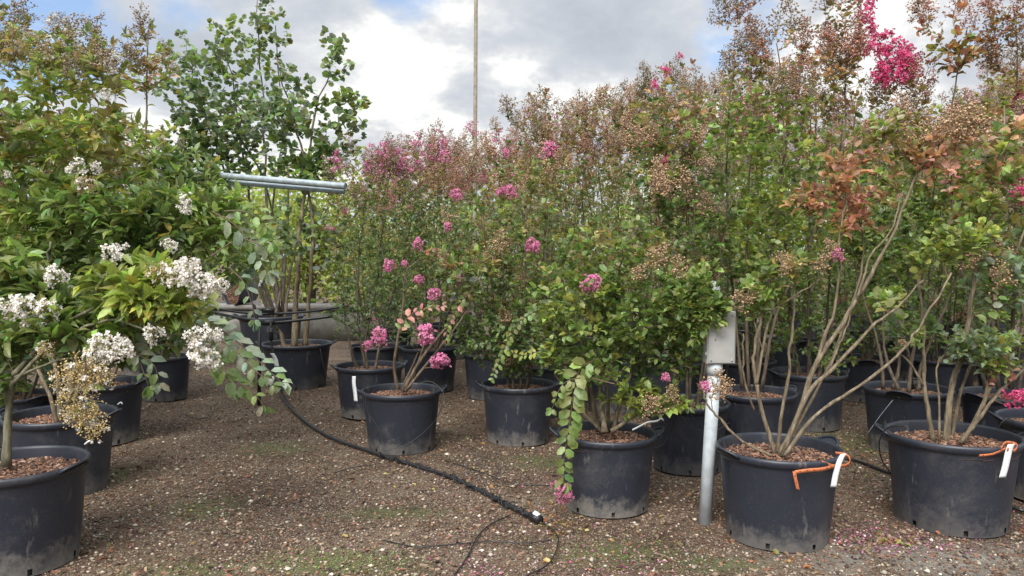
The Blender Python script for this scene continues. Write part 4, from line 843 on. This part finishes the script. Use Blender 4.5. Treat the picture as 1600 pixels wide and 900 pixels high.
# galvanised pipes on a stand
r = empty('pipe_rack', P(70, 600, 6.5) * (1, 1, 0)); o0 = np.array(r.location); tag(r, 'grey galvanised metal pipes held high between the white and pink shrubs', 'pipe rack')
for (x0, y0, x1, y1, d0, d1, rd) in ((60, 250, 540, 291, 6.5, 5.3, .0235), (70, 262, 538, 300, 6.55, 5.36, .016), (70, 258, 520, 297, 6.6, 5.45, .018)):
    mb = MB(); q0 = P(x0, y0, d0); q1 = P(x1, y1, d1); dd = nrm(q1 - q0)
    tube(mb, [q0, q0 * .5 + q1 * .5, q1], rd, 16, None, False); tube(mb, [q1 - dd * .004, q1 - dd * .25], rd * .86, 16, None, True)
    mb.build('pipe', M_galv, r, origin=o0)
for u in (.03, .17):
    q = P(60, 250, 6.5) * (1 - u) + P(540, 291, 5.3) * u; mb = MB(); q = q + (0, .07, 0); tube(mb, [(q[0], q[1], 0), (q[0], q[1], q[2] - .1)], .024, 12); mb.build('post', M_galv, r, origin=o0)
    mb = MB(); box(mb, q[0] - .05, q[0] + .05, q[1] - .18, q[1] + .12, q[2] - .1, q[2] - .075); mb.build('bracket', M_galv, r, origin=o0)

# tall pole
q = P(742, 300, 9.2); t = P(744, -60, 9.2); q0 = q + (q - t) * (q[2] / (t[2] - q[2])); mb = MB(); tube(mb, smooth([q0, q, t + (.0, 0, 0)], 5), np.linspace(.03, .022, 11), 10)
tag(mb.build('wooden_pole', M_wood, origin=q0), 'tall thin weathered pole standing up against the sky behind the pink shrubs', 'pole')

# white pipe with electrical box
base = G(1101, 816); base[2] = -.02; D = base[1]; r = empty('electrical_post', base); tag(r, 'white plastic pipe with a grey box standing between two front pots', 'post')
tp = P(1117, 567, D); mb = MB(); tube(mb, [base, tp], .0335, 24); mb.build('pipe', M_pvc, r, origin=base)
ax = nrm(tp - base); mb = MB(); tube(mb, [tp - ax * .06, tp + ax * .0], .041, 24); tube(mb, [tp - ax * .02, tp + ax * .02], .0385, 24); mb.build('coupling', M_pvc, r, origin=base)
up = P(1121, 440, D); mb = MB(); tube(mb, smooth([tp + (0, .05, 0), up + (0, .05, -.1), up + (0, .05, .0)], 5), .026, 20); mb.build('upper_pipe', M_pvc, r, origin=base)
bx0 = P(1104, 569, D - .05); bx1 = P(1150, 487, D - .05); mb = MB(); box(mb, bx0[0], bx1[0], D - .05, D + .06, bx0[2], bx1[2]); ob = mb.build('junction_box', M_box, r, origin=base)
md = ob.modifiers.new('b', 'BEVEL'); md.width = .004; md.segments = 2
mb = MB(); box(mb, bx0[0] + .006, bx1[0] - .006, D - .056, D - .0505, bx0[2] + .006, bx1[2] - .006); lid = mb.build('lid', M_box, ob); lid.location = (-base[0], -base[1], -base[2]); md = lid.modifiers.new('b', 'BEVEL'); md.width = .003; md.segments = 2
mb = MB(); 
for cx in (bx0[0] + .02, bx1[0] - .02):
    for cz in (bx0[2] + .02, bx1[2] - .02): tube(mb, [(cx, D - .056, cz), (cx, D - .060, cz)], .005, 10)
sc = mb.build('screws', M_galv, ob); sc.location = (-base[0], -base[1], -base[2])

mb = MB()
for cz in (bx0[2] + .05, bx1[2] - .05): tube(mb, [(bx0[0] - .004, D - .052, cz - .014), (bx0[0] - .004, D - .052, cz + .014)], .005, 8)
hg = mb.build('hinges', M_galv, ob); hg.location = (-base[0], -base[1], -base[2])
mb = MB(); tube(mb, [(bx0[0] + .115, D - .01, bx0[2] - .03), (bx0[0] + .115, D - .01, bx0[2] + .002)], .011, 12); tube(mb, smooth([(bx0[0] + .115, D - .01, bx0[2] - .02), (bx0[0] + .118, D, bx0[2] - .10), (base[0] + .045, D + .01, bx0[2] - .2), (base[0] + .036, D + .012, .25), (base[0] + .034, D + .02, 0)], 5), .0045, 8)
cb = mb.build('cable', M_pipe, ob); cb.location = (-base[0], -base[1], -base[2])

# ------------------------------------------------------------------ irrigation
hp = [(395, 470, .45), (418, 530, .30), (432, 590, .03)]
r = None
pts = [G(425, 560) + (0, 0, .25)] + [G(x, y) + (0, 0, .017) for x, y in ((434, 600), (448, 632), (480, 664), (520, 688), (570, 706), (612, 720), (660, 735), (710, 752), (760, 776), (800, 797), (838, 815))]
o0 = pts[1].copy(); r = empty('irrigation_hose', o0); tag(r, 'black irrigation hose snaking over the gravel, wrapped in thin tubing', 'hose')
sm = smooth(pts, 8); mb = MB(); tube(mb, sm, .0125, 12); mb.build('hose', M_pipe, r, origin=o0)
# thin drip tubes wrapped round the far half
mb = MB(); s = sm[44:86]; nt_ = 340; u = np.linspace(0, len(s) - 1, nt_); cp = np.stack([np.interp(u, np.arange(len(s)), s[:, k]) for k in range(3)], -1)
ph = np.linspace(0, 34 * math.pi, nt_) + .9 * np.sin(np.linspace(0, 17, nt_)); rr = .0165 + .004 * np.sin(np.linspace(0, 60, nt_)); hz = np.stack([np.cos(ph) * rr * .5, np.cos(ph) * rr, np.sin(ph) * rr], -1); q = cp + hz; q[:, 2] = np.maximum(q[:, 2], .003)
tube(mb, q, .0032, 5); 
q2 = cp[::6] + rng.normal(0, .012, (len(cp[::6]), 3)) + (0, 0, .012); tube(mb, smooth(q2, 3), .0032, 5)
q2 = cp[::9] + rng.normal(0, .012, (len(cp[::9]), 3)) + (0, -.012, .004); tube(mb, smooth(q2, 3), .0032, 5)
mb.build('thin_tubing', M_pipe, r, origin=o0)
e = sm[-1]; d = nrm(sm[-1] - sm[-4]); mb = MB(); tube(mb, [e - d * .05, e + d * .02], .021, 14); tube(mb, [e + d * .02, e + d * .03], .025, 14); mb.build('end_cap', M_pipe, r, origin=o0)
mb = MB(); cc = e + np.array((.0, -.01, .028)); box(mb, -.018, .018, -.012, .012, 0, .003, M=Matrix.Translation(cc) @ Euler((.5, .3, -.6)).to_matrix().to_4x4()); mb.build('label_tag', M_white, r, origin=o0)

def tubing(name, pts, rad, label, cat='tube', mat=M_pipe, group=None):
    mb = MB(); s = smooth(pts, 8); tube(mb, s, rad, 6); tag(mb.build(name, mat, origin=s[0]), label, cat, group)
gp = lambda x, y, z=.006: G(x, y) + (0, 0, z)
tubing('drip_tube', [gp(798, 806), gp(765, 822), gp(745, 842), gp(730, 872), gp(712, 898), gp(690, 925)], .0035, 'thin black drip tube running from the hose end down to the bottom photo edge')
tubing('drip_tube', [gp(600, 846), gp(650, 856), gp(700, 853), gp(760, 848), gp(820, 850), gp(862, 846)], .003, 'thin black drip tube lying level across the foreground gravel')
tubing('drip_tube', [gp(838, 812), gp(866, 832), gp(872, 850), gp(858, 882), gp(820, 903)], .0035, 'thin black drip tube curling down behind the heap of dry leaves')
tubing('drip_tube', [gp(520, 741), gp(550, 732), gp(580, 728)], .003, 'short black drip tube end lying left of the hose')
tubing('drip_tube', [gp(1300, 715), gp(1340, 722), gp(1395, 742), gp(1500, 770), gp(1600, 800)], .010, 'black irrigation hose lying behind the two right front pots', 'hose')
tubing('drip_tube', [gp(690, 720, .01), gp(760, 742), gp(800, 757), gp(860, 760)], .003, 'thin black drip tube between the hose and the middle black pot')
tubing('drip_tube', [P(x, y, 4.75) for x, y in ((1068, 618), (1056, 640), (1048, 672), (1040, 690), (1028, 699), (1010, 700), (996, 694))], .0035, 'black drip tube looping off the right rim of the centre front pot')
tubing('drip_tube', [P(x, y, 4.6) for x, y in ((1058, 640), (1072, 660), (1090, 672), (1108, 674))], .003, 'black drip tube drooping across the dusty pot behind the white pipe')
tubing('drip_tube', [P(x, y, 4.62) for x, y in ((1068, 630), (1085, 655), (1102, 668), (1120, 672), (1140, 660))], .003, 'lower black drip tube across the dusty pot behind the white pipe')
d5 = 5.48
tubing('drip_tube', [P(652, 600, 5.3), P(672, 596, 5.3), P(692, 612, 5.25), P(688, 642, 5.2), P(670, 668, 5.19), P(640, 692, 5.17), P(612, 702, 5.15), P(585, 706, 5.15), P(575, 694, 5.16)], .0024, 'thin grey drip tube looping down the right side of the pink flowering pot', mat=M_pipe)
tubing('drip_tube', [P(571, 612, 5.25), P(573, 640, 5.22), P(590, 668, 5.19), P(593, 690, 5.17), P(588, 704, 5.16)], .0024, 'thin black drip tube hanging down the left side of the pink flowering pot')
tubing('drip_tube', [P(1416, 666, 3.72), P(1388, 668, 3.8), P(1374, 690, 3.85), P(1378, 718, 3.95), P(1392, 740, 4.0)], .0035, 'black drip tube looping outside the left of the right front pot')
tubing('drip_tube', [P(1395, 625, 5.15), P(1375, 650, 5.15), P(1355, 678, 5.15)], .0016, 'straight thin line stretched down the front of the wired pot', mat=M_galv)
tubing('drip_tube', [P(1404, 620, 5.14), P(1412, 640, 5.14), P(1418, 662, 5.14)], .0024, 'short dark drip tube down the wired pot beside its straight line')
tubing('drip_tube', [P(1600, 652, 4.05), P(1572, 655, 4.04), P(1558, 672, 4.05), P(1556, 690, 4.07)], .0035, 'black drip tube looping at the rim of the rightmost pot')
tubing('drip_tube', [G(265, 622) + (0, 0, .12), G(275, 640) + (0, 0, .02), G(310, 655) + (0, 0, .006), G(338, 640) + (0, 0, .006), G(345, 610) + (0, 0, .1)], .003, 'thin black drip tube trailing over the gravel behind the left pots')
tubing('drip_tube', [P(455, 560, 7.6), P(470, 600, 7.6), P(490, 612, 7.55)], .003, 'thin drip tube hanging down the large dark pot of the three trunked tree')
tubing('drip_tube', [P(500, 545, 7.65), P(508, 580, 7.6), P(520, 605, 7.6)], .003, 'thin drip tube on the right side of the three trunked tree pot')

# horizontal irrigation line on a stand at the back left
o0 = G(432, 600); r = empty('irrigation_stand', o0); tag(r, 'black irrigation line raised on a post with valve fittings at the back left', 'irrigation line')
mb = MB(); tube(mb, smooth([P(335, 482, 7.9), P(395, 490, 7.7), P(470, 488, 7.6), P(545, 478, 7.5)], 6), .012, 10); mb.build('upper_line', M_pipe, r, origin=o0)
mb = MB(); tube(mb, smooth([P(330, 488, 7.3), P(380, 498, 7.1), P(425, 504, 6.95), P(470, 500, 6.95), P(520, 494, 7.0)], 6), .015, 10); mb.build('lower_line', M_pipe, r, origin=o0)
mb = MB(); tube(mb, smooth([P(385, 360, 7.3), P(388, 420, 7.25), P(398, 482, 7.15), P(406, 520, 7.1)], 5), .014, 10); mb.build('post', M_pipe, r, origin=o0)
mb = MB(); pb = P(404, 585, 7.05); tube(mb, [P(406, 500, 7.05), (pb[0], pb[1], 0)], .017, 10); mb.build('lower_post', M_pipe, r, origin=o0)
mb = MB(); tube(mb, [P(408, 504, 6.95), P(428, 504, 6.93)], .028, 12); tube(mb, [P(410, 485, 7.6), P(428, 485, 7.6)], .026, 12); mb.build('fitting', M_pipe, r, origin=o0)
mb = MB(); tube(mb, smooth([P(423, 504, 6.9), P(424, 535, 6.88), P(429, 560, 6.86)], 4), .010, 8); tube(mb, [P(423, 512, 6.89), P(424, 532, 6.88)], .020, 12)
tube(mb, [P(420, 520, 6.86), P(434, 518, 6.84), P(435, 530, 6.84)], .007, 8); tube(mb, smooth([P(428, 560, 6.86), P(433, 590, 6.8), pts[0]], 4), .011, 8); mb.build('valve', M_pipe, r, origin=o0)

# ------------------------------------------------------------------ tags and tape
def strip(name, pts, wv, th, m, label, cat='plant tag', group=None, mbs=None):
    """a flexible strip with its own width vector and thickness"""
    s = smooth(pts, 6); wv = np.asarray(wv, float); t = nrm(np.gradient(s, axis=0)); nn = nrm(np.cross(t, np.tile(wv, (len(s), 1)))); V = np.concatenate([s - wv / 2 - nn * th, s + wv / 2 - nn * th, s + wv / 2 + nn * th, s - wv / 2 + nn * th]); n = len(s); f = []
    for i in range(n - 1):
        for a_, b_ in ((0, 1), (1, 2), (2, 3), (3, 0)): f.append((a_ * n + i, a_ * n + i + 1, b_ * n + i + 1, b_ * n + i))
    f += [(0, n, 2 * n, 3 * n), (n - 1, 4 * n - 1, 3 * n - 1, 2 * n - 1)]
    mb = MB(); mb.add(V, f); o = mb.build(name, m, origin=s[0])
    if label: tag(o, label, cat, group)
    return o
TG = 'white plastic tags looped on pot handles'
def wtag(pxs, d, wpx, label, ang=.0):
    k = d / F; strip('plant_tag', [P(x, y, d + i * .004) for i, (x, y) in enumerate(pxs)], (wpx * k * math.cos(ang), -.01, wpx * k * math.sin(ang)), .0012, M_white, label, group=TG)
wtag([(1318, 709), (1312, 720), (1306, 740), (1302, 761)], 3.46, 8, 'white plastic tag hanging from the bare stemmed shrub\'s pot beside its orange tape', .2)
wtag([(1580, 694), (1576, 705), (1571, 728), (1566, 746)], 3.59, 9, 'white plastic tag hanging from the right front pot', .2)
wtag([(553, 588), (553, 600), (555, 615), (556, 627)], 5.30, 6, 'white plastic tag hanging on the left handle of the pink flowering pot')
wtag([(425, 552), (430, 560), (433, 573)], 6.7, 7, 'small white tag hanging from the valve of the irrigation line')
wtag([(412, 424), (409, 435), (406, 448)], 7.0, 6, 'dusty pale tag hanging among the thin dark trunks at the back left', .3)
wtag([(368, 434), (362, 440), (358, 448)], 12.3, 6, 'white tie on the rim of the tipped pot')
strip('plant_tag', [P(x, y, 4.05) for x, y in ((988, 672), (1000, 666), (1012, 660), (1026, 658), (1033, 654), (1037, 657))], (0, -.004, .011), .001, M_white, 'narrow white strip curling out over the rim of the centre front pot', 'plant tag', TG)
for x, y, d, l in ((143, 689, 3.33, 'white clip on the handle of the lower left corner pot'), (190, 629, 5.5, 'white clip on the handle of the third pot back at the left')):
    mb = MB(); a_ = P(x, y, d); tube(mb, smooth([a_ + (-.03, 0, -.015), a_ + (-.01, -.005, 0), a_, a_ + (.004, 0, -.012)], 4), .0042, 8); tag(mb.build('tie_clip', M_white, origin=a_), l, 'clip', 'white clips on pot handles')
# orange tape with dark holes
def tape(segs, label):
    o0 = P(*segs[0]); r = empty('orange_tape', o0); tag(r, label, 'tape', 'orange perforated tie tapes')
    for sg, wv in segs[1]:
        o = strip('strap', [P(*q) for q in sg], wv, .0012, M_orange, None); o.parent = r; o.location = np.array(o.location) - o0
        s = smooth([P(*q) for q in sg], 4); mb = MB(); L_ = np.concatenate(([0], np.cumsum(np.linalg.norm(np.diff(s, axis=0), axis=1))))
        for u in np.arange(.02, L_[-1] - .005, .032):
            c_ = np.array([np.interp(u, L_, s[:, k]) for k in range(3)]); tube(mb, [c_ + (0, -.0022, 0), c_ + (0, .001, 0)], .0026, 8)
        if mb.n: mb.build('hole', M_dark, o, origin=c_ * 0 + smooth([P(*q) for q in sg], 6)[0])
tape([(1300, 725, 3.45), [([(1304, 728, 3.46), (1285, 733, 3.43), (1262, 735, 3.425), (1241, 738, 3.43)], (0.003, 0, .017)), ([(1241, 737, 3.425), (1243, 748, 3.42), (1247, 765, 3.42)], (.016, 0, -.005)),
     ([(1284, 722, 3.47), (1302, 728, 3.50), (1322, 727, 3.55), (1328, 720, 3.58), (1322, 711, 3.6), (1305, 708, 3.62)], (.0, -.004, .016))]], 'orange perforated tape hanging down the side of the bare stemmed shrub\'s pot')
tape([(1575, 697, 3.72), [([(1530, 712, 3.595), (1550, 710, 3.595), (1567, 703, 3.6), (1580, 696, 3.62)], (0, -.003, .012)), ([(1564, 701, 3.59), (1572, 692, 3.61), (1588, 695, 3.63), (1586, 704, 3.61), (1574, 702, 3.59)], (0, -.003, .018))]], 'orange perforated tape tied at the handle of the right front pot')
# ------------------------------------------------------------------ loose stuff on the ground
g = rng
POTS = [(o.location.x, o.location.y) for o in COL.objects if o.name.startswith('potted')]
def gscatter(n, y0=2.6, y1=10., pw=1.5):
    y = y0 + (y1 - y0) * g.random(n) ** pw; x = (g.random(n) * 2 - 1) * .80 * y + g.normal(0, .05, n); ok = np.ones(n, bool)
    for a_, b_ in POTS:
        if b_ < 9: ok &= (x - a_) ** 2 + (y - b_) ** 2 > .25 ** 2
    x, y = x[ok], y[ok]; return np.stack([x, y, gz(x, y)], -1)
# gravel
mb = MB(); pos = gscatter(38000); n = len(pos); s = g.lognormal(math.log(.0058), .45, n).clip(.002, .02)
cols = np.array([(.14, .10, .075), (.22, .17, .13), (.30, .26, .21), (.20, .15, .11), (.40, .37, .32), (.58, .55, .50), (.10, .07, .055)])[g.choice(7, n, p=[.22, .22, .17, .14, .12, .05, .08])] * np.exp(g.normal(0, .2, (n, 1))) * (1.04, .97, .86)
V = (pos + (0, 0, .3) * s[:, None])[:, None] + s[:, None, None] * OCT[None] * g.uniform(.6, 1.3, (n, 6, 1)) * (1.1, 1.1, .6); th = g.uniform(0, 3.1, n)
mb.add(V.reshape(-1, 3), (OCTF[None] + (np.arange(n) * 6)[:, None, None]).reshape(-1, 3), np.repeat(cols.clip(0, .8), 6, 0)); tag(mb.build('gravel', M_mulch), 'pale and brown pebbles strewn over the soil', 'gravel', kind='stuff')
# wood chips
mb = MB(); pos = gscatter(36000, pw=1.3); n = len(pos); chips(mb, pos + (0, 0, .003), g.lognormal(math.log(.0125), .42, n).clip(.005, .034), [(.11, .06, .038), (.17, .095, .06), (.07, .042, .03), (.26, .18, .12), (.21, .10, .06), (.05, .032, .024)], g, .25, .45)
tag(mb.build('wood_chips', M_mulch, flat=True), 'reddish brown wood chips trodden into the soil', 'wood chips', kind='stuff')
# petals
mb = MB(); P_ = []
for cx, cy, sx, sy, k in ((1360, 845, 60, 14, 300), (1440, 850, 60, 12, 160), (740, 860, 90, 25, 70), (900, 850, 120, 35, 160), (860, 750, 60, 30, 40), (1000, 880, 60, 15, 110), (510, 860, 60, 20, 30), (250, 820, 120, 60, 30), (760, 700, 120, 60, 60), (1560, 800, 50, 20, 120), (1350, 760, 60, 50, 60), (980, 780, 60, 30, 40), (750, 890, 20, 12, 80), (520, 800, 200, 60, 40), (341, 893, 6, 4, 12), (118 + 225, 856 - 0, 4, 3, 6)):
    for _ in range(k): P_.append(G(cx + g.normal(0, sx), min(max(cy + g.normal(0, sy), 600), 930)) + (0, 0, .012))
pos = np.array(P_); n = len(pos); pos[:, 2] = gz(pos[:, 0], pos[:, 1]) + .008
leaves(mb, pos, nrm(g.normal(0, 1, (n, 3)) * (1, 1, .3)), nrm(g.normal(0, .5, (n, 3)) + (0, 0, 1)), g.uniform(.006, .014, n), .8, 'round', np.array([(.50, .10, .25), (.62, .28, .42), (.40, .12, .22), (.65, .45, .50)])[g.integers(0, 4, n)] * np.exp(g.normal(0, .2, (n, 1))))
tag(mb.build('fallen_petals', M_petal), 'pink and magenta petals scattered on the soil', 'petals', kind='stuff')
# dry leaves
mb = MB(); P_ = []
for a_, b_ in POTS:
    if b_ < 6:
        for _ in range(16):
            an = g.uniform(0, 6.28); rr_ = .27 + abs(g.normal(0, .08)); P_.append(np.array((a_ + rr_ * math.cos(an), b_ + rr_ * math.sin(an), 0.)))
for cx, cy, sx, sy, k in ((885, 820, 22, 12, 46), (1400, 848, 35, 7, 40), (700, 745, 80, 25, 26), (850, 870, 120, 40, 26), (500, 780, 250, 80, 40), (200, 800, 90, 50, 14), (1350, 720, 40, 30, 20), (1180, 880, 120, 12, 12), (700, 660, 200, 40, 30), (1060, 750, 40, 30, 14)):
    for _ in range(k): P_.append(G(cx + g.normal(0, sx), min(max(cy + g.normal(0, sy), 600), 930)))
for x, y in ((512, 804), (1020, 890), (302, 796), (860, 838), (170, 804), (365, 748), (688, 836), (545, 750)): P_.append(G(x, y))
pos = np.array(P_); n = len(pos); pos[:, 2] = gz(pos[:, 0], pos[:, 1]) + .010
c = np.array([(.42, .24, .09), (.50, .40, .14), (.24, .13, .07), (.40, .14, .06), (.36, .36, .12), (.30, .20, .12)])[g.integers(0, 6, n)] * np.exp(g.normal(0, .2, (n, 1)))
leaves(mb, pos, nrm(g.normal(0, 1, (n, 3)) * (1, 1, .25)), nrm(g.normal(0, .4, (n, 3)) + (0, 0, 1)), g.uniform(.018, .042, n), .55, 'ovate', c.clip(0, .8))
tag(mb.build('fallen_leaves', M_leaf), 'yellow, orange and brown dry leaves lying on the soil', 'dry leaves', kind='stuff')
# weeds: tiny tufts in the mossy places
mb = MB(); P_ = []
for cx, cy, sx, sy, k in ((530, 878, 70, 14, 900), (945, 850, 60, 18, 420), (300, 880, 60, 12, 220), (1070, 868, 20, 8, 90), (1345, 745, 30, 40, 200), (330, 790, 50, 30, 150), (860, 800, 50, 25, 150)):
    for _ in range(k): P_.append(G(cx + g.normal(0, sx), min(max(cy + g.normal(0, sy), 600), 930)))
pos = np.array(P_); n = len(pos); pos[:, 2] = gz(pos[:, 0], pos[:, 1]) + .001
leaves(mb, pos, nrm(g.normal(0, 1, (n, 3)) * (1, 1, .1) + (0, 0, .5)), nrm(g.normal(0, .6, (n, 3)) + (0, 0, 1)), g.uniform(.005, .012, n), .6, 'ovate', leafcol(['g', 'lg', 'd'], n))
tag(mb.build('ground_moss', M_leaf), 'thin green film of moss and tiny weeds in the foreground', 'moss', kind='stuff')
# sticks
for (x0, y0, x1, y1, lab) in ((535, 752, 556, 748, 'short pale stick lying on the gravel left of the hose'), (1022, 868, 1056, 880, 'thin curved dry twig in the foreground gravel'), (985, 892, 1005, 884, 'short dry twig near the bottom photo edge')):
    mb = MB(); a_ = gp(x0, y0, .01); b_ = gp(x1, y1, .008); tube(mb, smooth([a_, (a_ + b_) / 2 + (0, .01, .004), b_], 4), .0035, 6); tag(mb.build('stick', M_bark, origin=a_), lab, 'stick')
